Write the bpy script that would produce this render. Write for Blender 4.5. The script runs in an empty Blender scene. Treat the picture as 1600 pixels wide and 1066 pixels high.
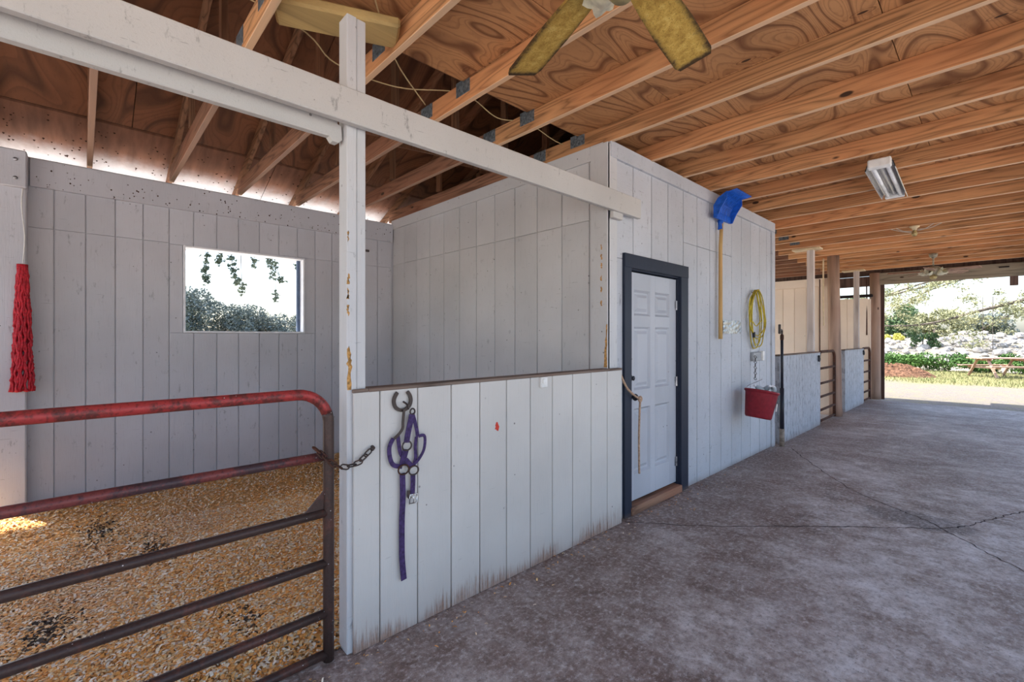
import bpy, math, random
import numpy as np
from mathutils import Vector, Matrix, Euler
random.seed(7); RNG = np.random.default_rng(7)
S = bpy.context.scene; COL = S.collection
PI = math.pi; R = math.radians
# ------------------------------------------------------------------ camera
cam_d = bpy.data.cameras.new('camera'); cam = bpy.data.objects.new('camera', cam_d); COL.objects.link(cam)
cam.location = (2.08, 0, 1.5); cam.rotation_euler = (PI/2, 0, math.atan2(759, 714))
cam_d.lens = 714/1600*36; cam_d.sensor_width = 36; cam_d.shift_y = -6/1600
cam_d.clip_start = .02; cam_d.clip_end = 600
S.camera = cam
# ------------------------------------------------------------------ world, sun, exposure
SUN_EL, SUN_AZ = R(62), R(212)          # azimuth of the sun seen from the barn, counter-clockwise from +x
W = bpy.data.worlds.new('sky'); S.world = W; W.use_nodes = True
wn = W.node_tree.nodes; wl = W.node_tree.links
sky = wn.new('ShaderNodeTexSky'); sky.sky_type = 'NISHITA'; sky.sun_disc = False
sky.sun_elevation = SUN_EL; sky.sun_rotation = PI/2 - SUN_AZ; sky.air_density = 1.0; sky.dust_density = 2.5; sky.ozone_density = 1.0
wl.new(sky.outputs[0], wn['Background'].inputs[0]); wn['Background'].inputs[1].default_value = .20
sd = bpy.data.lights.new('sun', 'SUN'); sd.energy = 4.8; sd.angle = R(.6); sd.color = (1, .94, .86)
sun = bpy.data.objects.new('sun', sd); COL.objects.link(sun)
dirv = Vector((math.cos(SUN_AZ)*math.cos(SUN_EL), math.sin(SUN_AZ)*math.cos(SUN_EL), math.sin(SUN_EL)))
sun.rotation_euler = dirv.to_track_quat('Z', 'Y').to_euler(); sun.location = (-8, -6, 20)
vs = S.view_settings; vs.view_transform = 'Standard'; vs.look = 'None'; vs.gamma = 1; vs.use_curve_mapping = False; vs.exposure = 1.36
S.cycles.max_bounces = 10; S.cycles.diffuse_bounces = 6

# ------------------------------------------------------------------ materials
class NT:
    def __init__(s, name):
        m = bpy.data.materials.new(name); m.use_nodes = True; s.m = m; s.t = m.node_tree
        s.b = s.t.nodes['Principled BSDF']; s.b.inputs['Specular IOR Level'].default_value = .25
    def n(s, kind, **kw):
        x = s.t.nodes.new('ShaderNode'+kind)
        for k, v in kw.items():
            if k.startswith('_'): setattr(x, k[1:], v)
        return x
    def link(s, a, b): s.t.links.new(a, b)
    def put(s, sock, v):
        if v is None: return
        if hasattr(v, 'node'): s.link(v, sock)
        else: sock.default_value = v
    def obj(s): return s.n('TexCoord').outputs['Object']
    def pos(s): return s.n('NewGeometry').outputs['Position']
    def rnd(s): return s.n('ObjectInfo').outputs['Random']
    def mapp(s, vec, scale=(1,1,1), loc=(0,0,0), rot=(0,0,0)):
        x = s.n('Mapping'); s.link(vec, x.inputs[0]); s.put(x.inputs[3], scale); s.put(x.inputs[1], loc); s.put(x.inputs[2], rot); return x.outputs[0]
    def shift(s, vec, amt=17.):
        c = s.n('VectorMath', _operation='ADD'); k = s.math('MULTIPLY', s.rnd(), amt)
        s.link(vec, c.inputs[0]); s.link(k, c.inputs[1]); return c.outputs[0]
    def noise(s, vec, scale, detail=3, rough=.55, dist=0):
        x = s.n('TexNoise'); s.link(vec, x.inputs['Vector']); x.inputs['Scale'].default_value = scale
        x.inputs['Detail'].default_value = detail; x.inputs['Roughness'].default_value = rough; x.inputs['Distortion'].default_value = dist; return x.outputs[0]
    def vor(s, vec, scale, feat='F1', rand=1.):
        x = s.n('TexVoronoi', _feature=feat); s.link(vec, x.inputs['Vector']); x.inputs['Scale'].default_value = scale; x.inputs['Randomness'].default_value = rand; return x.outputs[0]
    def math(s, op, a, b=0., c=None, clamp=False):
        x = s.n('Math', _operation=op); x.use_clamp = clamp; s.put(x.inputs[0], a); s.put(x.inputs[1], b)
        if c is not None: s.put(x.inputs[2], c)
        return x.outputs[0]
    def sep(s, vec):
        x = s.n('SeparateXYZ'); s.link(vec, x.inputs[0]); return x.outputs
    def ramp(s, fac, stops, interp='LINEAR'):
        x = s.n('ValToRGB'); cr = x.color_ramp; cr.interpolation = interp
        while len(cr.elements) < len(stops): cr.elements.new(.5)
        for e, (p, c) in zip(cr.elements, stops):
            e.position = p; e.color = (*c, 1) if not isinstance(c, (int, float)) else (c, c, c, 1)
        s.put(x.inputs[0], fac); return x.outputs[0]
    def step(s, v, lo, hi):
        x = s.n('MapRange'); x.interpolation_type = 'SMOOTHSTEP'; s.put(x.inputs[0], v); s.put(x.inputs[1], lo); s.put(x.inputs[2], hi); return x.outputs[0]
    def mix(s, fac, a, b, mode='MIX'):
        x = s.n('Mix', _data_type='RGBA', _blend_type=mode); s.put(x.inputs[0], fac)
        for k, v in ((6, a), (7, b)):
            if isinstance(v, tuple) and len(v) == 3: v = (*v, 1)
            s.put(x.inputs[k], v)
        return x.outputs[2]
    def bump(s, hgt, strength=.3, dist=.01):
        x = s.n('Bump'); s.put(x.inputs['Height'], hgt); x.inputs['Strength'].default_value = strength; x.inputs['Distance'].default_value = dist
        s.link(x.outputs[0], s.b.inputs['Normal'])
    def done(s, col=None, rough=.7, metal=0., **kw):
        if isinstance(col, tuple) and len(col) == 3: col = (*col, 1)
        s.put(s.b.inputs['Base Color'], col); s.put(s.b.inputs['Roughness'], rough); s.put(s.b.inputs['Metallic'], metal)
        for k, v in kw.items(): s.put(s.b.inputs[k.replace('_', ' ')], v)
        return s.m
M = {}
def plain(name, c, rough=.6, metal=0, var=.12, scale=12, **kw):
    t = NT(name); v = t.noise(t.shift(t.obj()), scale, 4)
    d = tuple(x*(1-var*1.6) for x in c); l = tuple(min(1, x*(1+var)) for x in c)
    M[name] = t.done(t.ramp(v, [(.3, d), (.7, l)]), rough, metal, **kw); return M[name]

def paint(name, c, dirt=(.20, .13, .09), rust=.0, low=0., rough=.62, grain=(40, 40, 2.2), bumps=.35, horiz=False, worn=.5):
    """old painted siding: fine sawn grain, scuffs, nail specks, splash stains by the floor"""
    t = NT(name); o = t.shift(t.obj()); p = t.pos()
    big = t.noise(p, 1.3, 4); col = t.ramp(big, [(.3, tuple(x*.90 for x in c)), (.7, tuple(min(1, x*1.05) for x in c))])
    tone = t.math('MULTIPLY_ADD', t.rnd(), .10, .93); hs = t.n('HueSaturation'); t.link(tone, hs.inputs['Value']); t.link(col, hs.inputs['Color']); col = hs.outputs[0]
    g = t.noise(t.mapp(o, grain), 3, 3, .6)
    col = t.mix(t.math('MULTIPLY', t.step(g, .58, .75), .25*worn), col, tuple(x*.55 for x in c))
    sc = t.noise(t.mapp(p, (9, 9, 3.5)), 2.3, 6, .72)
    col = t.mix(t.math('MULTIPLY', t.step(sc, .66-.06*worn, .76-.06*worn), min(.8, .7*worn)), col, tuple(x*.5 for x in c))
    hz = t.noise(t.mapp(p, (3, 3, 42)), 2.0, 4, .7); col = t.mix(t.math('MULTIPLY', t.step(hz, .665, .70), .55*worn), col, tuple(x*.38 for x in c))
    sp = t.vor(p, 9.0); msk = t.step(sp, .065, .045); keep = t.step(t.noise(p, 2.1, 2), .47, .53)
    col = t.mix(t.math('MULTIPLY', t.math('MULTIPLY', msk, keep), .75), col, (.07, .06, .055))
    if low > 0:
        z = t.sep(p)[2]; nn = t.noise(t.mapp(p, (34, 34, 2.2)), 2, 5, .75)
        pt = t.step(t.noise(p, 1.7, 2), .30, .62); hgt = t.math('MULTIPLY', t.math('MULTIPLY_ADD', nn, 2.4, -.75), t.math('MULTIPLY', pt, low))
        f = t.step(t.math('SUBTRACT', z, hgt), .05, -.10)
        col = t.mix(t.math('MULTIPLY', f, .8), col, t.ramp(t.noise(p, 60, 3), [(.3, tuple(x*.6 for x in dirt)), (.7, tuple(x*1.5 for x in dirt))]))
        f2 = t.step(z, low*1.6, 0); col = t.mix(t.math('MULTIPLY', f2, .18), col, dirt)
    t.bump(t.math('ADD', t.math('MULTIPLY', g, .6), t.math('MULTIPLY', sc, .5)), bumps, .006)
    M[name] = t.done(col, rough); return M[name]
paint('white_paint', (.55, .55, .555), low=.0, worn=1.0)
paint('half_wall_paint', (.575, .553, .52), low=.20, dirt=(.21, .095, .05))
paint('front_paint', (.50, .515, .55), low=.05, grain=(3, 3, 60), bumps=.8, worn=1.3)
paint('weathered_paint', (.44, .455, .50), low=.08, grain=(30, 30, 2), bumps=.7, worn=2.6)
paint('back_paint', (.56, .56, .60), low=.0, worn=1.0)
paint('cream_paint', (.90, .76, .62), low=.1, dirt=(.5, .3, .2), worn=.25)
paint('beam_paint', (.51, .495, .475), grain=(2, 40, 40), worn=1.1)
paint('door_paint', (.45, .465, .505), low=.10, dirt=(.3, .31, .33), bumps=.08, worn=.35, rough=.45)
paint('navy_paint', (.018, .025, .045), low=.03, bumps=.2, worn=.8, rough=.5)

def wood(name, c, ax=0, ring=26., knots=True, dark=.45, rough=.7, red=None, edge=None):
    """sawn lumber, the grain along local axis ax"""
    t = NT(name); o = t.shift(t.obj(), 31.)
    sc = [1., 1., 1.]; sc[ax] = .07
    v = t.mapp(o, tuple(sc)); warp = t.noise(v, 4.5, 3, .5)
    w = t.math('FRACT', t.math('MULTIPLY', warp, ring*.55)); w = t.math('ABSOLUTE', t.math('MULTIPLY_ADD', w, 2, -1))
    fine = t.noise(t.mapp(o, tuple(x*60 if i != ax else 2.5 for i, x in enumerate((1, 1, 1)))), 2, 3, .6)
    lo = tuple(x*dark for x in c); hi = tuple(min(1, x*1.12) for x in c)
    col = t.ramp(w, [(0, lo), (.22, tuple((a+b)/2 for a, b in zip(lo, hi))), (.6, c), (1, hi)])
    col = t.mix(t.math('MULTIPLY', t.step(fine, .5, .75), .45), col, lo)
    pink = t.noise(o, .9, 3); col = t.mix(t.math('MULTIPLY', t.step(pink, .42, .68), .55), col, red or tuple((c[0]*.95, c[1]*.70, c[2]*.62)))
    hs = t.n('HueSaturation'); t.link(t.math('MULTIPLY_ADD', t.rnd(), .35, .80), hs.inputs['Value']); t.link(col, hs.inputs['Color']); col = hs.outputs[0]
    if knots:
        k2 = [3.2, 3.2, 3.2]; k2[ax] = 1.35; kd = t.vor(t.mapp(o, tuple(k2)), 1.3)
        col = t.mix(t.step(kd, .085, .05), col, (.055, .028, .016))
    if edge: col = t.mix(t.math('MULTIPLY', t.step(t.sep(t.obj())[2], -.0655, -.0685), .7), col, edge)  # underside made paler: light bounced off the floor is painted in
    t.bump(fine, .25, .004); M[name] = t.done(col, rough); return M[name]
wood('shaded_joist_wood', (.27, .135, .08), 0, 26, edge=(.42, .27, .19))  # joist wood darkened: the dimness over the stall is put into its colour
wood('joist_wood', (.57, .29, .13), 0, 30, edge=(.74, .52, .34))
wood('header_wood', (.33, .275, .20), 0, 14, dark=.6)
wood('truss_wood', (.26, .13, .07), 0, 24)
wood('truss_wood_v', (.24, .12, .065), 2, 24)
wood('grey_wood', (.30, .25, .20), 0, 18, dark=.55)
wood('handle_wood', (.62, .42, .17), 2, 10, knots=False, dark=.7)
wood('post_wood', (.37, .25, .185), 2, 8, dark=.55, red=(.30, .15, .10))
wood('pale_post', (.56, .50, .46), 2, 10, dark=.7, red=(.5, .40, .35))
wood('bare_edge', (.20, .15, .12), 1, 16)
wood('table_wood', (.50, .33, .25), 0, 14)
wood('dark_timber', (.11, .065, .05), 2, 14)
wood('yellow_plank', (.50, .35, .14), 1, 6, knots=False, dark=.6, red=(.44, .28, .12))
wood('sill_wood', (.30, .16, .10), 1, 14)

def plywood(name, c, lo, stretch=(1.0, .38, 1.0), cont=14., spots=True):
    """rotary-cut veneer: contour bands like a map, football patches"""
    t = NT(name); o = t.shift(t.obj(), 23.)
    v = t.mapp(o, stretch); a = t.noise(v, 1.55, 2, .45, .4); fine = t.noise(v, 40, 3)
    k = t.math('MULTIPLY', a, cont); fr = t.math('FRACT', k)
    band = t.step(t.math('ABSOLUTE', t.math('SUBTRACT', fr, .5)), .30, .48)
    thin = t.math('FRACT', t.math('MULTIPLY', a, cont*5)); thin = t.step(thin, .55, .95)
    col = t.ramp(t.noise(o, 1.1, 3), [(.3, tuple(x*.82 for x in c)), (.7, tuple(min(1, x*1.15) for x in c))])
    col = t.mix(t.math('MULTIPLY', thin, .32), col, lo); col = t.mix(t.math('MULTIPLY', band, .72), col, lo)
    col = t.mix(t.math('MULTIPLY', t.step(fine, .5, .7), .2), col, lo)
    if spots:
        p = t.vor(t.mapp(o, (1.0, 2.2, 1)), 2.1); rings = t.math('FRACT', t.math('MULTIPLY', p, 16)); near = t.step(p, .22, .10)
        col = t.mix(t.math('MULTIPLY', t.math('MULTIPLY', t.step(rings, .5, .9), near), .6), col, lo)
        col = t.mix(t.step(p, .065, .045), col, (.07, .035, .02))
    t.bump(fine, .15, .003); M[name] = t.done(col, .7); return M[name]
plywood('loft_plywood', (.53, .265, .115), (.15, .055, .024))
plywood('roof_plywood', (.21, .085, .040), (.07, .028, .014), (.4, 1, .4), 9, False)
# eave sheets: the wall's white spray paint drifted onto the lowest strip of the bare sheathing
t = NT('eave_plywood'); p = t.pos(); x = t.sep(p)[0]
n = t.noise(p, 6, 5, .7); base = t.ramp(t.noise(t.mapp(p, (1, 5, 1)), 3, 4), [(.3, (.16, .075, .045)), (.7, (.27, .125, .075))])
f = t.step(t.math('MULTIPLY_ADD', n, .16, x), -3.50, -3.84)
col = t.mix(t.math('POWER', f, 1.3), base, (.82, .81, .82))
M['eave_plywood'] = t.done(col, .8)

# concrete
t = NT('concrete'); p = t.pos(); xs = t.sep(p)
a = t.noise(p, .9, 6, .62); b = t.noise(p, 6, 6, .72); c_ = t.noise(p, 55, 3, .7)
m_ = t.math('ADD', t.math('MULTIPLY', a, .45), t.math('MULTIPLY', b, .55))
col = t.ramp(m_, [(.38, (.165, .115, .092)), (.45, (.285, .222, .188)), (.52, (.43, .37, .33)), (.59, (.60, .55, .515)), (.68, (.74, .70, .67))])
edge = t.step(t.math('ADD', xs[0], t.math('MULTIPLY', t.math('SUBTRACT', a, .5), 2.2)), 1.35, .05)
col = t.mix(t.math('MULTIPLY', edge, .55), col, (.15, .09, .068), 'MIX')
rs = t.step(t.noise(t.mapp(p, (1, 1, 1), (5, 2, 0)), 1.5, 5, .65), .50, .66); col = t.mix(t.math('MULTIPLY', rs, .42), col, (.17, .095, .070))
d = t.n('VectorMath', _operation='LENGTH'); t.link(t.mapp(p, (2.5, 4.2, 0), (-1.62*2.5, -5.0*4.2, 0)), d.inputs[0])
st = t.step(t.math('ADD', d.outputs['Value'], t.math('MULTIPLY', b, .5)), 1.25, 1.0); col = t.mix(t.math('MULTIPLY', st, .6), col, (.075, .06, .056))
b2 = t.noise(t.mapp(p, (22, 15, 1)), 1.6, 4, .75); col = t.mix(t.math('MULTIPLY', t.step(b2, .48, .74), .75), col, (.66, .61, .58)); col = t.mix(t.math('MULTIPLY', t.step(b2, .50, .26), .5), col, (.07, .05, .043))
col = t.mix(t.math('MULTIPLY', t.step(c_, .56, .70), .45), col, (.6, .58, .57)); col = t.mix(t.math('MULTIPLY', t.step(c_, .44, .32), .5), col, (.06, .045, .04))
t.bump(t.math('ADD', c_, t.math('MULTIPLY', b2, .8)), .5, .008)
M['concrete'] = t.done(col, t.ramp(b, [(.3, .45), (.7, .75)]), 0, Specular_IOR_Level=.3)
plain('crack_fill', (.07, .05, .045), .9)
# bedding
t = NT('bedding'); p = t.pos(); a = t.noise(p, 70, 4, .7); M['bedding'] = t.done(t.ramp(a, [(.3, (.40, .20, .06)), (.6, (.68, .42, .17)), (.8, (.85, .66, .40))]), .9)
t = NT('shavings'); at = t.n('Attribute', _attribute_name='tint'); M['shavings'] = t.done(at.outputs['Color'], .75)
# gate steel
def steel(name, c, c2, lim=.5, rough=.38):
    t = NT(name); o = t.shift(t.obj()); a = t.noise(o, 7, 6, .75); b = t.noise(o, 90, 2); sp = t.vor(o, 38)
    col = t.mix(t.step(a, lim-.05, lim+.07), c, c2); col = t.mix(t.math('MULTIPLY', t.step(b, .5, .7), .5), col, tuple(x*.45 for x in c2))
    col = t.mix(t.math('MULTIPLY', t.step(sp, .10, .06), t.step(t.noise(o, 5), .5, .56)), col, (.5, .45, .44))
    t.bump(b, .3, .002); M[name] = t.done(col, rough, .1)
steel('gate_red', (.35, .042, .04), (.12, .034, .03), .52); steel('gate_dark', (.058, .036, .031), (.10, .045, .035), .55); steel('gate_dull_red', (.17, .045, .042), (.06, .036, .04), .5)
steel('rust', (.09, .036, .022), (.055, .028, .02), .5, .8); steel('iron', (.055, .042, .038), (.11, .06, .045), .6)
plain('purple_nylon', (.058, .034, .11), .75, 0, .35, 60); plain('net_red', (.52, .02, .035), .55, 0, .35, 60); plain('blue_plastic', (.012, .10, .50), .4, 0, .25, 20)
plain('yellow_rubber', (.50, .38, .03), .5, 0, .3); plain('galvanized', (.42, .42, .44), .33, .85, .35, 30); plain('red_plastic', (.23, .016, .026), .45, 0, .12, 30)
plain('leaf_litter', (.07, .035, .025), .9, 0, .5, 40); plain('clear_plastic', (.62, .68, .72), .25, 0, .1, 10, Transmission_Weight=.5); plain('black_pipe', (.02, .02, .028), .4); plain('chrome', (.6, .6, .6), .25, .9)
plain('brass', (.42, .34, .16), .4, .4, .3); plain('rope', (.42, .28, .19), .85, 0, .25, 60); plain('white_plastic', (.78, .77, .74), .5); plain('grey_plastic', (.36, .37, .38), .6); plain('tan_board', (.66, .52, .33), .75)
plain('tin_plate', (.20, .235, .26), .45, .5, .4, 50); plain('dust_web', (.5, .46, .40), .9); plain('frosted_glass', (.74, .72, .55), .4, 0, .2, 25, Transmission_Weight=.25)
plain('dark_void', (.02, .015, .015), .9); plain('cable', (.52, .38, .20), .7); plain('window_white', (.80, .81, .84), .55, 0, .06); plain('jamb_blue', (.10, .14, .22), .6); plain('brown_speck', (.085, .04, .025), .9, 0, .5, 40)
plain('tube_glass', (.82, .82, .84), .2); plain('reflector', (.68, .66, .66), .22, .85, .2, 40); plain('red_mark', (.55, .05, .03), .7); plain('bare_patch', (.50, .27, .09), .85, 0, .4, 60); plain('fan_metal', (.36, .33, .25), .5, .3, .3, 30)
t = NT('fan_blade_paint'); o = t.obj(); q = t.sep(o); n = t.noise(t.shift(o), 26, 5, .7); n2 = t.noise(t.shift(o), 150, 2)
col = t.ramp(n, [(.3, (.30, .165, .03)), (.55, (.52, .335, .075)), (.75, (.66, .47, .15))]); col = t.mix(t.math('MULTIPLY', t.step(n2, .5, .72), .6), col, (.16, .10, .02))
e = t.math('MAXIMUM', t.math('SUBTRACT', t.math('ABSOLUTE', q[1]), .070), t.math('SUBTRACT', q[0], .715)); e = t.math('ADD', e, t.math('MULTIPLY', t.math('SUBTRACT', n, .5), .07))
col = t.mix(t.step(e, -.022, .012), col, (.055, .03, .012)); M['fan_blade_paint'] = t.done(col, .85)
# outdoors
def leafmat(name, c, c2, c3=None):
    t = NT(name); p = t.pos(); n = t.noise(p, 1.3, 3); n2 = t.noise(p, 31, 1)
    col = t.mix(t.step(n, .4, .6), c, c2); col = t.mix(t.math('MULTIPLY', t.step(n2, .5, .7), .5), col, c3 or tuple(min(1, x*1.7) for x in c2))
    M[name] = t.done(col, .6)
leafmat('leaf_oak', (.20, .22, .11), (.36, .36, .20), (.62, .58, .42)); leafmat('leaf_dark', (.04, .085, .04), (.09, .15, .06)); leafmat('leaf_bush', (.045, .11, .025), (.09, .18, .045)); leafmat('leaf_grey', (.11, .14, .14), (.20, .23, .21)); leafmat('leaf_hang', (.07, .10, .07), (.14, .17, .12)); leafmat('grass_blade', (.14, .17, .06), (.26, .25, .12)); leafmat('leaf_yellow', (.38, .40, .08), (.58, .55, .16))
plain('bark', (.16, .135, .115), .9, 0, .4, 9); plain('rock_white', (.44, .42, .40), .85, 0, .25, 3); plain('mulch', (.17, .09, .055), .95, 0, .5, 14)
t = NT('ground_mix'); p = t.pos(); q = t.sep(p); n = t.noise(p, .45, 5, .65); n2 = t.noise(p, 5, 5, .7); n3 = t.noise(p, 45, 2)
grass = t.ramp(n2, [(.3, (.12, .135, .05)), (.55, (.22, .205, .09)), (.75, (.34, .285, .18))]); grav = t.ramp(n3, [(.3, (.44, .40, .36)), (.7, (.68, .65, .61))])
yy = t.math('ADD', q[1], t.math('MULTIPLY', t.math('SUBTRACT', n, .5), 5.)); road = t.math('MULTIPLY', t.step(yy, 12.0, 13.2), t.step(yy, 22.3, 20.6))
xx = t.math('ADD', q[0], t.math('MULTIPLY', t.math('SUBTRACT', n, .5), 2.)); bounce_yard = t.math('MAXIMUM', t.math('MULTIPLY', t.step(xx, 2.0, 3.2), t.step(q[1], 15, 13)), t.math('MULTIPLY', t.step(xx, -10., -8.), t.step(q[1], 15, 13))); wy = t.math('MULTIPLY', t.math('MULTIPLY', t.step(n2, .46, .60), road), .45)  # pale gravel on the unseen yard is added to bounce daylight indoors
grav2 = t.ramp(n3, [(.3, (.12, .105, .092)), (.7, (.25, .225, .205))]); col = t.mix(t.math('SUBTRACT', road, wy), t.mix(bounce_yard, grass, grav), grav2); t.bump(n3, .5, .02); M['ground_mix'] = t.done(col, .95)
t = NT('bank_soil'); p = t.pos(); n = t.noise(p, 3.2, 5, .7); M['bank_soil'] = t.done(t.ramp(n, [(.35, (.14, .13, .08)), (.5, (.32, .29, .24)), (.7, (.46, .43, .40))]), .95)

# ------------------------------------------------------------------ mesh helpers
class MB:
    def __init__(s): s.v = []; s.f = []
    def add(s, vs, fs):
        o = len(s.v); s.v += [tuple(x) for x in vs]; s.f += [tuple(i+o for i in f) for f in fs]; return s
    def box(s, c, sz, bev=0, rot=None):
        hx, hy, hz = (x/2 for x in sz); c = Vector(c)
        if bev <= 0:
            vs = [Vector((x, y, z)) for x in (-hx, hx) for y in (-hy, hy) for z in (-hz, hz)]
            fs = [(0, 1, 3, 2), (4, 6, 7, 5), (0, 4, 5, 1), (2, 3, 7, 6), (0, 2, 6, 4), (1, 5, 7, 3)]
        else:
            b = min(bev, hx*.49, hy*.49, hz*.49); vs = []; ix = {}
            for i in (-1, 1):
                for j in (-1, 1):
                    for k in (-1, 1):
                        for a in range(3):
                            p = [i*hx, j*hy, k*hz]
                            for q in range(3):
                                if q != a: p[q] -= (i, j, k)[q]*b
                            ix[(i, j, k, a)] = len(vs); vs.append(Vector(p))
            fs = []
            for sg in (-1, 1):
                for a in range(3):
                    o = [q for q in range(3) if q != a]; ring = []
                    for (u, w) in ((-1, -1), (1, -1), (1, 1), (-1, 1)):
                        k = [0, 0, 0]; k[a] = sg; k[o[0]] = u; k[o[1]] = w; ring.append(ix[(*k, a)])
                    if (sg > 0) == (a == 1): ring.reverse()
                    fs.append(tuple(ring))
            for a in range(3):
                o = [q for q in range(3) if q != a]
                for u in (-1, 1):
                    for w in (-1, 1):
                        k0 = [0, 0, 0]; k1 = [0, 0, 0]; k0[a] = -1; k1[a] = 1
                        for k in (k0, k1): k[o[0]] = u; k[o[1]] = w
                        ring = [ix[(*k0, o[0])], ix[(*k1, o[0])], ix[(*k1, o[1])], ix[(*k0, o[1])]]
                        nrm = (vs[ring[1]]-vs[ring[0]]).cross(vs[ring[2]]-vs[ring[0]]); cc = sum((vs[r] for r in ring), Vector())
                        fs.append(tuple(ring) if nrm.dot(cc-Vector([cc[q] if q == a else 0 for q in range(3)])) > 0 else tuple(reversed(ring)))
            for i in (-1, 1):
                for j in (-1, 1):
                    for k in (-1, 1):
                        r = [ix[(i, j, k, a)] for a in range(3)]; fs.append(tuple(r) if i*j*k > 0 else tuple(reversed(r)))
        if rot is not None: vs = [rot @ v for v in vs]
        return s.add([v+c for v in vs], fs)
    def beam(s, a, b, w, h, up=(0, 0, 1), bev=.002):
        a, b = Vector(a), Vector(b); x = (b-a).normalized(); y = Vector(up).cross(x).normalized(); z = x.cross(y)
        return s.box((a+b)/2, ((b-a).length, w, h), bev, Matrix((x, y, z)).transposed())
    def tube(s, pts, r, n=8, closed=False, caps=True):
        P = [Vector(p) for p in pts]; m = len(P); rs = r if isinstance(r, (list, tuple)) else [r]*m
        T = []
        for i in range(m):
            a = P[i-1] if (i > 0 or closed) else P[i]; b = P[(i+1) % m] if (i < m-1 or closed) else P[i]
            T.append((b-a).normalized())
        nv = T[0].orthogonal().normalized(); vs = []; fs = []
        for i in range(m):
            if i: nv = (nv - T[i]*nv.dot(T[i])).normalized()
            bn = T[i].cross(nv)
            for k in range(n):
                a = 2*PI*k/n; vs.append(P[i] + (nv*math.cos(a)+bn*math.sin(a))*rs[i])
        for i in range(m if closed else m-1):
            j = (i+1) % m; off = 0
            if closed and j == 0:
                d0 = vs[i*n]-P[i]; off = min(range(n), key=lambda q: ((vs[q]-P[0])-d0).length)
            for k in range(n):
                fs.append((i*n+k, i*n+(k+1) % n, j*n+(k+1+off) % n, j*n+(k+off) % n))
        if caps and not closed:
            fs.append(tuple(reversed(range(n)))); fs.append(tuple((m-1)*n+k for k in range(n)))
        return s.add(vs, fs)
    def lathe(s, prof, n=24, c=(0, 0, 0), cap0=True, cap1=True, wob=0):
        vs = []; fs = []; m = len(prof); c = Vector(c)
        for (r, z) in prof:
            for k in range(n):
                a = 2*PI*k/n; rr = r*(1+wob*math.sin(a*5)); vs.append(c+Vector((rr*math.cos(a), rr*math.sin(a), z)))
        for i in range(m-1):
            for k in range(n): fs.append((i*n+k, i*n+(k+1) % n, (i+1)*n+(k+1) % n, (i+1)*n+k))
        if cap0: fs.append(tuple(reversed(range(n))))
        if cap1: fs.append(tuple((m-1)*n+k for k in range(n)))
        return s.add(vs, fs)
    def ribbon(s, pts, w, th, nrm=(1, 0, 0)):
        P = [Vector(p) for p in pts]; nrm = Vector(nrm); vs = []; fs = []; m = len(P)
        for i in range(m):
            t_ = (P[min(i+1, m-1)]-P[max(i-1, 0)]).normalized(); sd_ = nrm.cross(t_).normalized(); nn = t_.cross(sd_)
            for (a, b) in ((-1, -1), (1, -1), (1, 1), (-1, 1)): vs.append(P[i]+sd_*a*w/2+nn*b*th/2)
        for i in range(m-1):
            for k in range(4): fs.append((i*4+k, i*4+(k+1) % 4, i*4+4+(k+1) % 4, i*4+4+k))
        fs += [(3, 2, 1, 0), tuple((m-1)*4+k for k in range(4))]
        return s.add(vs, fs)
    def torus(s, c, R_, r, ax=(1, 0, 0), n=20, m=8, sx=1., sy=1., rot=0):
        ax = Vector(ax).normalized(); u = ax.orthogonal().normalized() if abs(ax.x) < .9 else Vector((0, 1, 0)); w = ax.cross(u)
        pts = []
        for k in range(n):
            a = 2*PI*k/n; x, y = R_*sx*math.cos(a), R_*sy*math.sin(a); x, y = x*math.cos(rot)-y*math.sin(rot), x*math.sin(rot)+y*math.cos(rot)
            pts.append(Vector(c)+u*x+w*y)
        return s.tube(pts, r, m, True)
    def blob(s, c, r, rough=.2, seg=2):
        import bmesh
        bm = bmesh.new(); bmesh.ops.create_icosphere(bm, subdivisions=seg, radius=1)
        q = random.random()*50; vs = []
        from mathutils import noise as N
        for v in bm.verts:
            d = 1+rough*N.noise(v.co*1.7+Vector((q, q*2, q*3))); vs.append(Vector(c)+Vector((v.co.x*r[0], v.co.y*r[1], v.co.z*r[2]))*d)
        bm.verts.index_update(); fs = [tuple(v.index for v in f.verts) for f in bm.faces]; bm.free()
        return s.add(vs, fs)
    def mesh(s, name, mat, smooth=False):
        me = bpy.data.meshes.new(name); me.from_pydata(s.v, [], s.f); me.materials.append(M[mat])
        if smooth: me.polygons.foreach_set('use_smooth', [True]*len(me.polygons))
        me.update(); return me
    def build(s, name, mat, parent=None, loc=(0, 0, 0), rot=(0, 0, 0), smooth=False, label=None):
        return put(name, s.mesh(name, mat, smooth), parent, loc, rot, label)
def put(name, me, parent=None, loc=(0, 0, 0), rot=(0, 0, 0), label=None):
    o = bpy.data.objects.new(name, me); COL.objects.link(o); o.parent = parent; o.location = loc; o.rotation_euler = rot
    if label: o['label'] = label
    return o
def tag(o, label, cat, group=None, kind=None):
    o['label'] = label; o['category'] = cat
    if group: o['group'] = group
    if kind: o['kind'] = kind
    return o
def thing(name, label, cat, loc=(0, 0, 0), rz=0, group=None, kind=None):
    o = bpy.data.objects.new(name, None); COL.objects.link(o); o.location = loc; o.rotation_euler = (0, 0, rz); o.empty_display_size = .1
    return tag(o, label, cat, group, kind)
_cache = {}
def board(name, mat, parent, c, sz, bev=.002, rot=(0, 0, 0)):
    """one plank/board/post centred at c (in the parent's space); alike boards share a mesh"""
    k = (mat, tuple(round(x, 4) for x in sz), bev)
    if k not in _cache: _cache[k] = MB().box((0, 0, 0), sz, bev).mesh(name, mat)
    return put(name, _cache[k], parent, c, rot)
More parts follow.
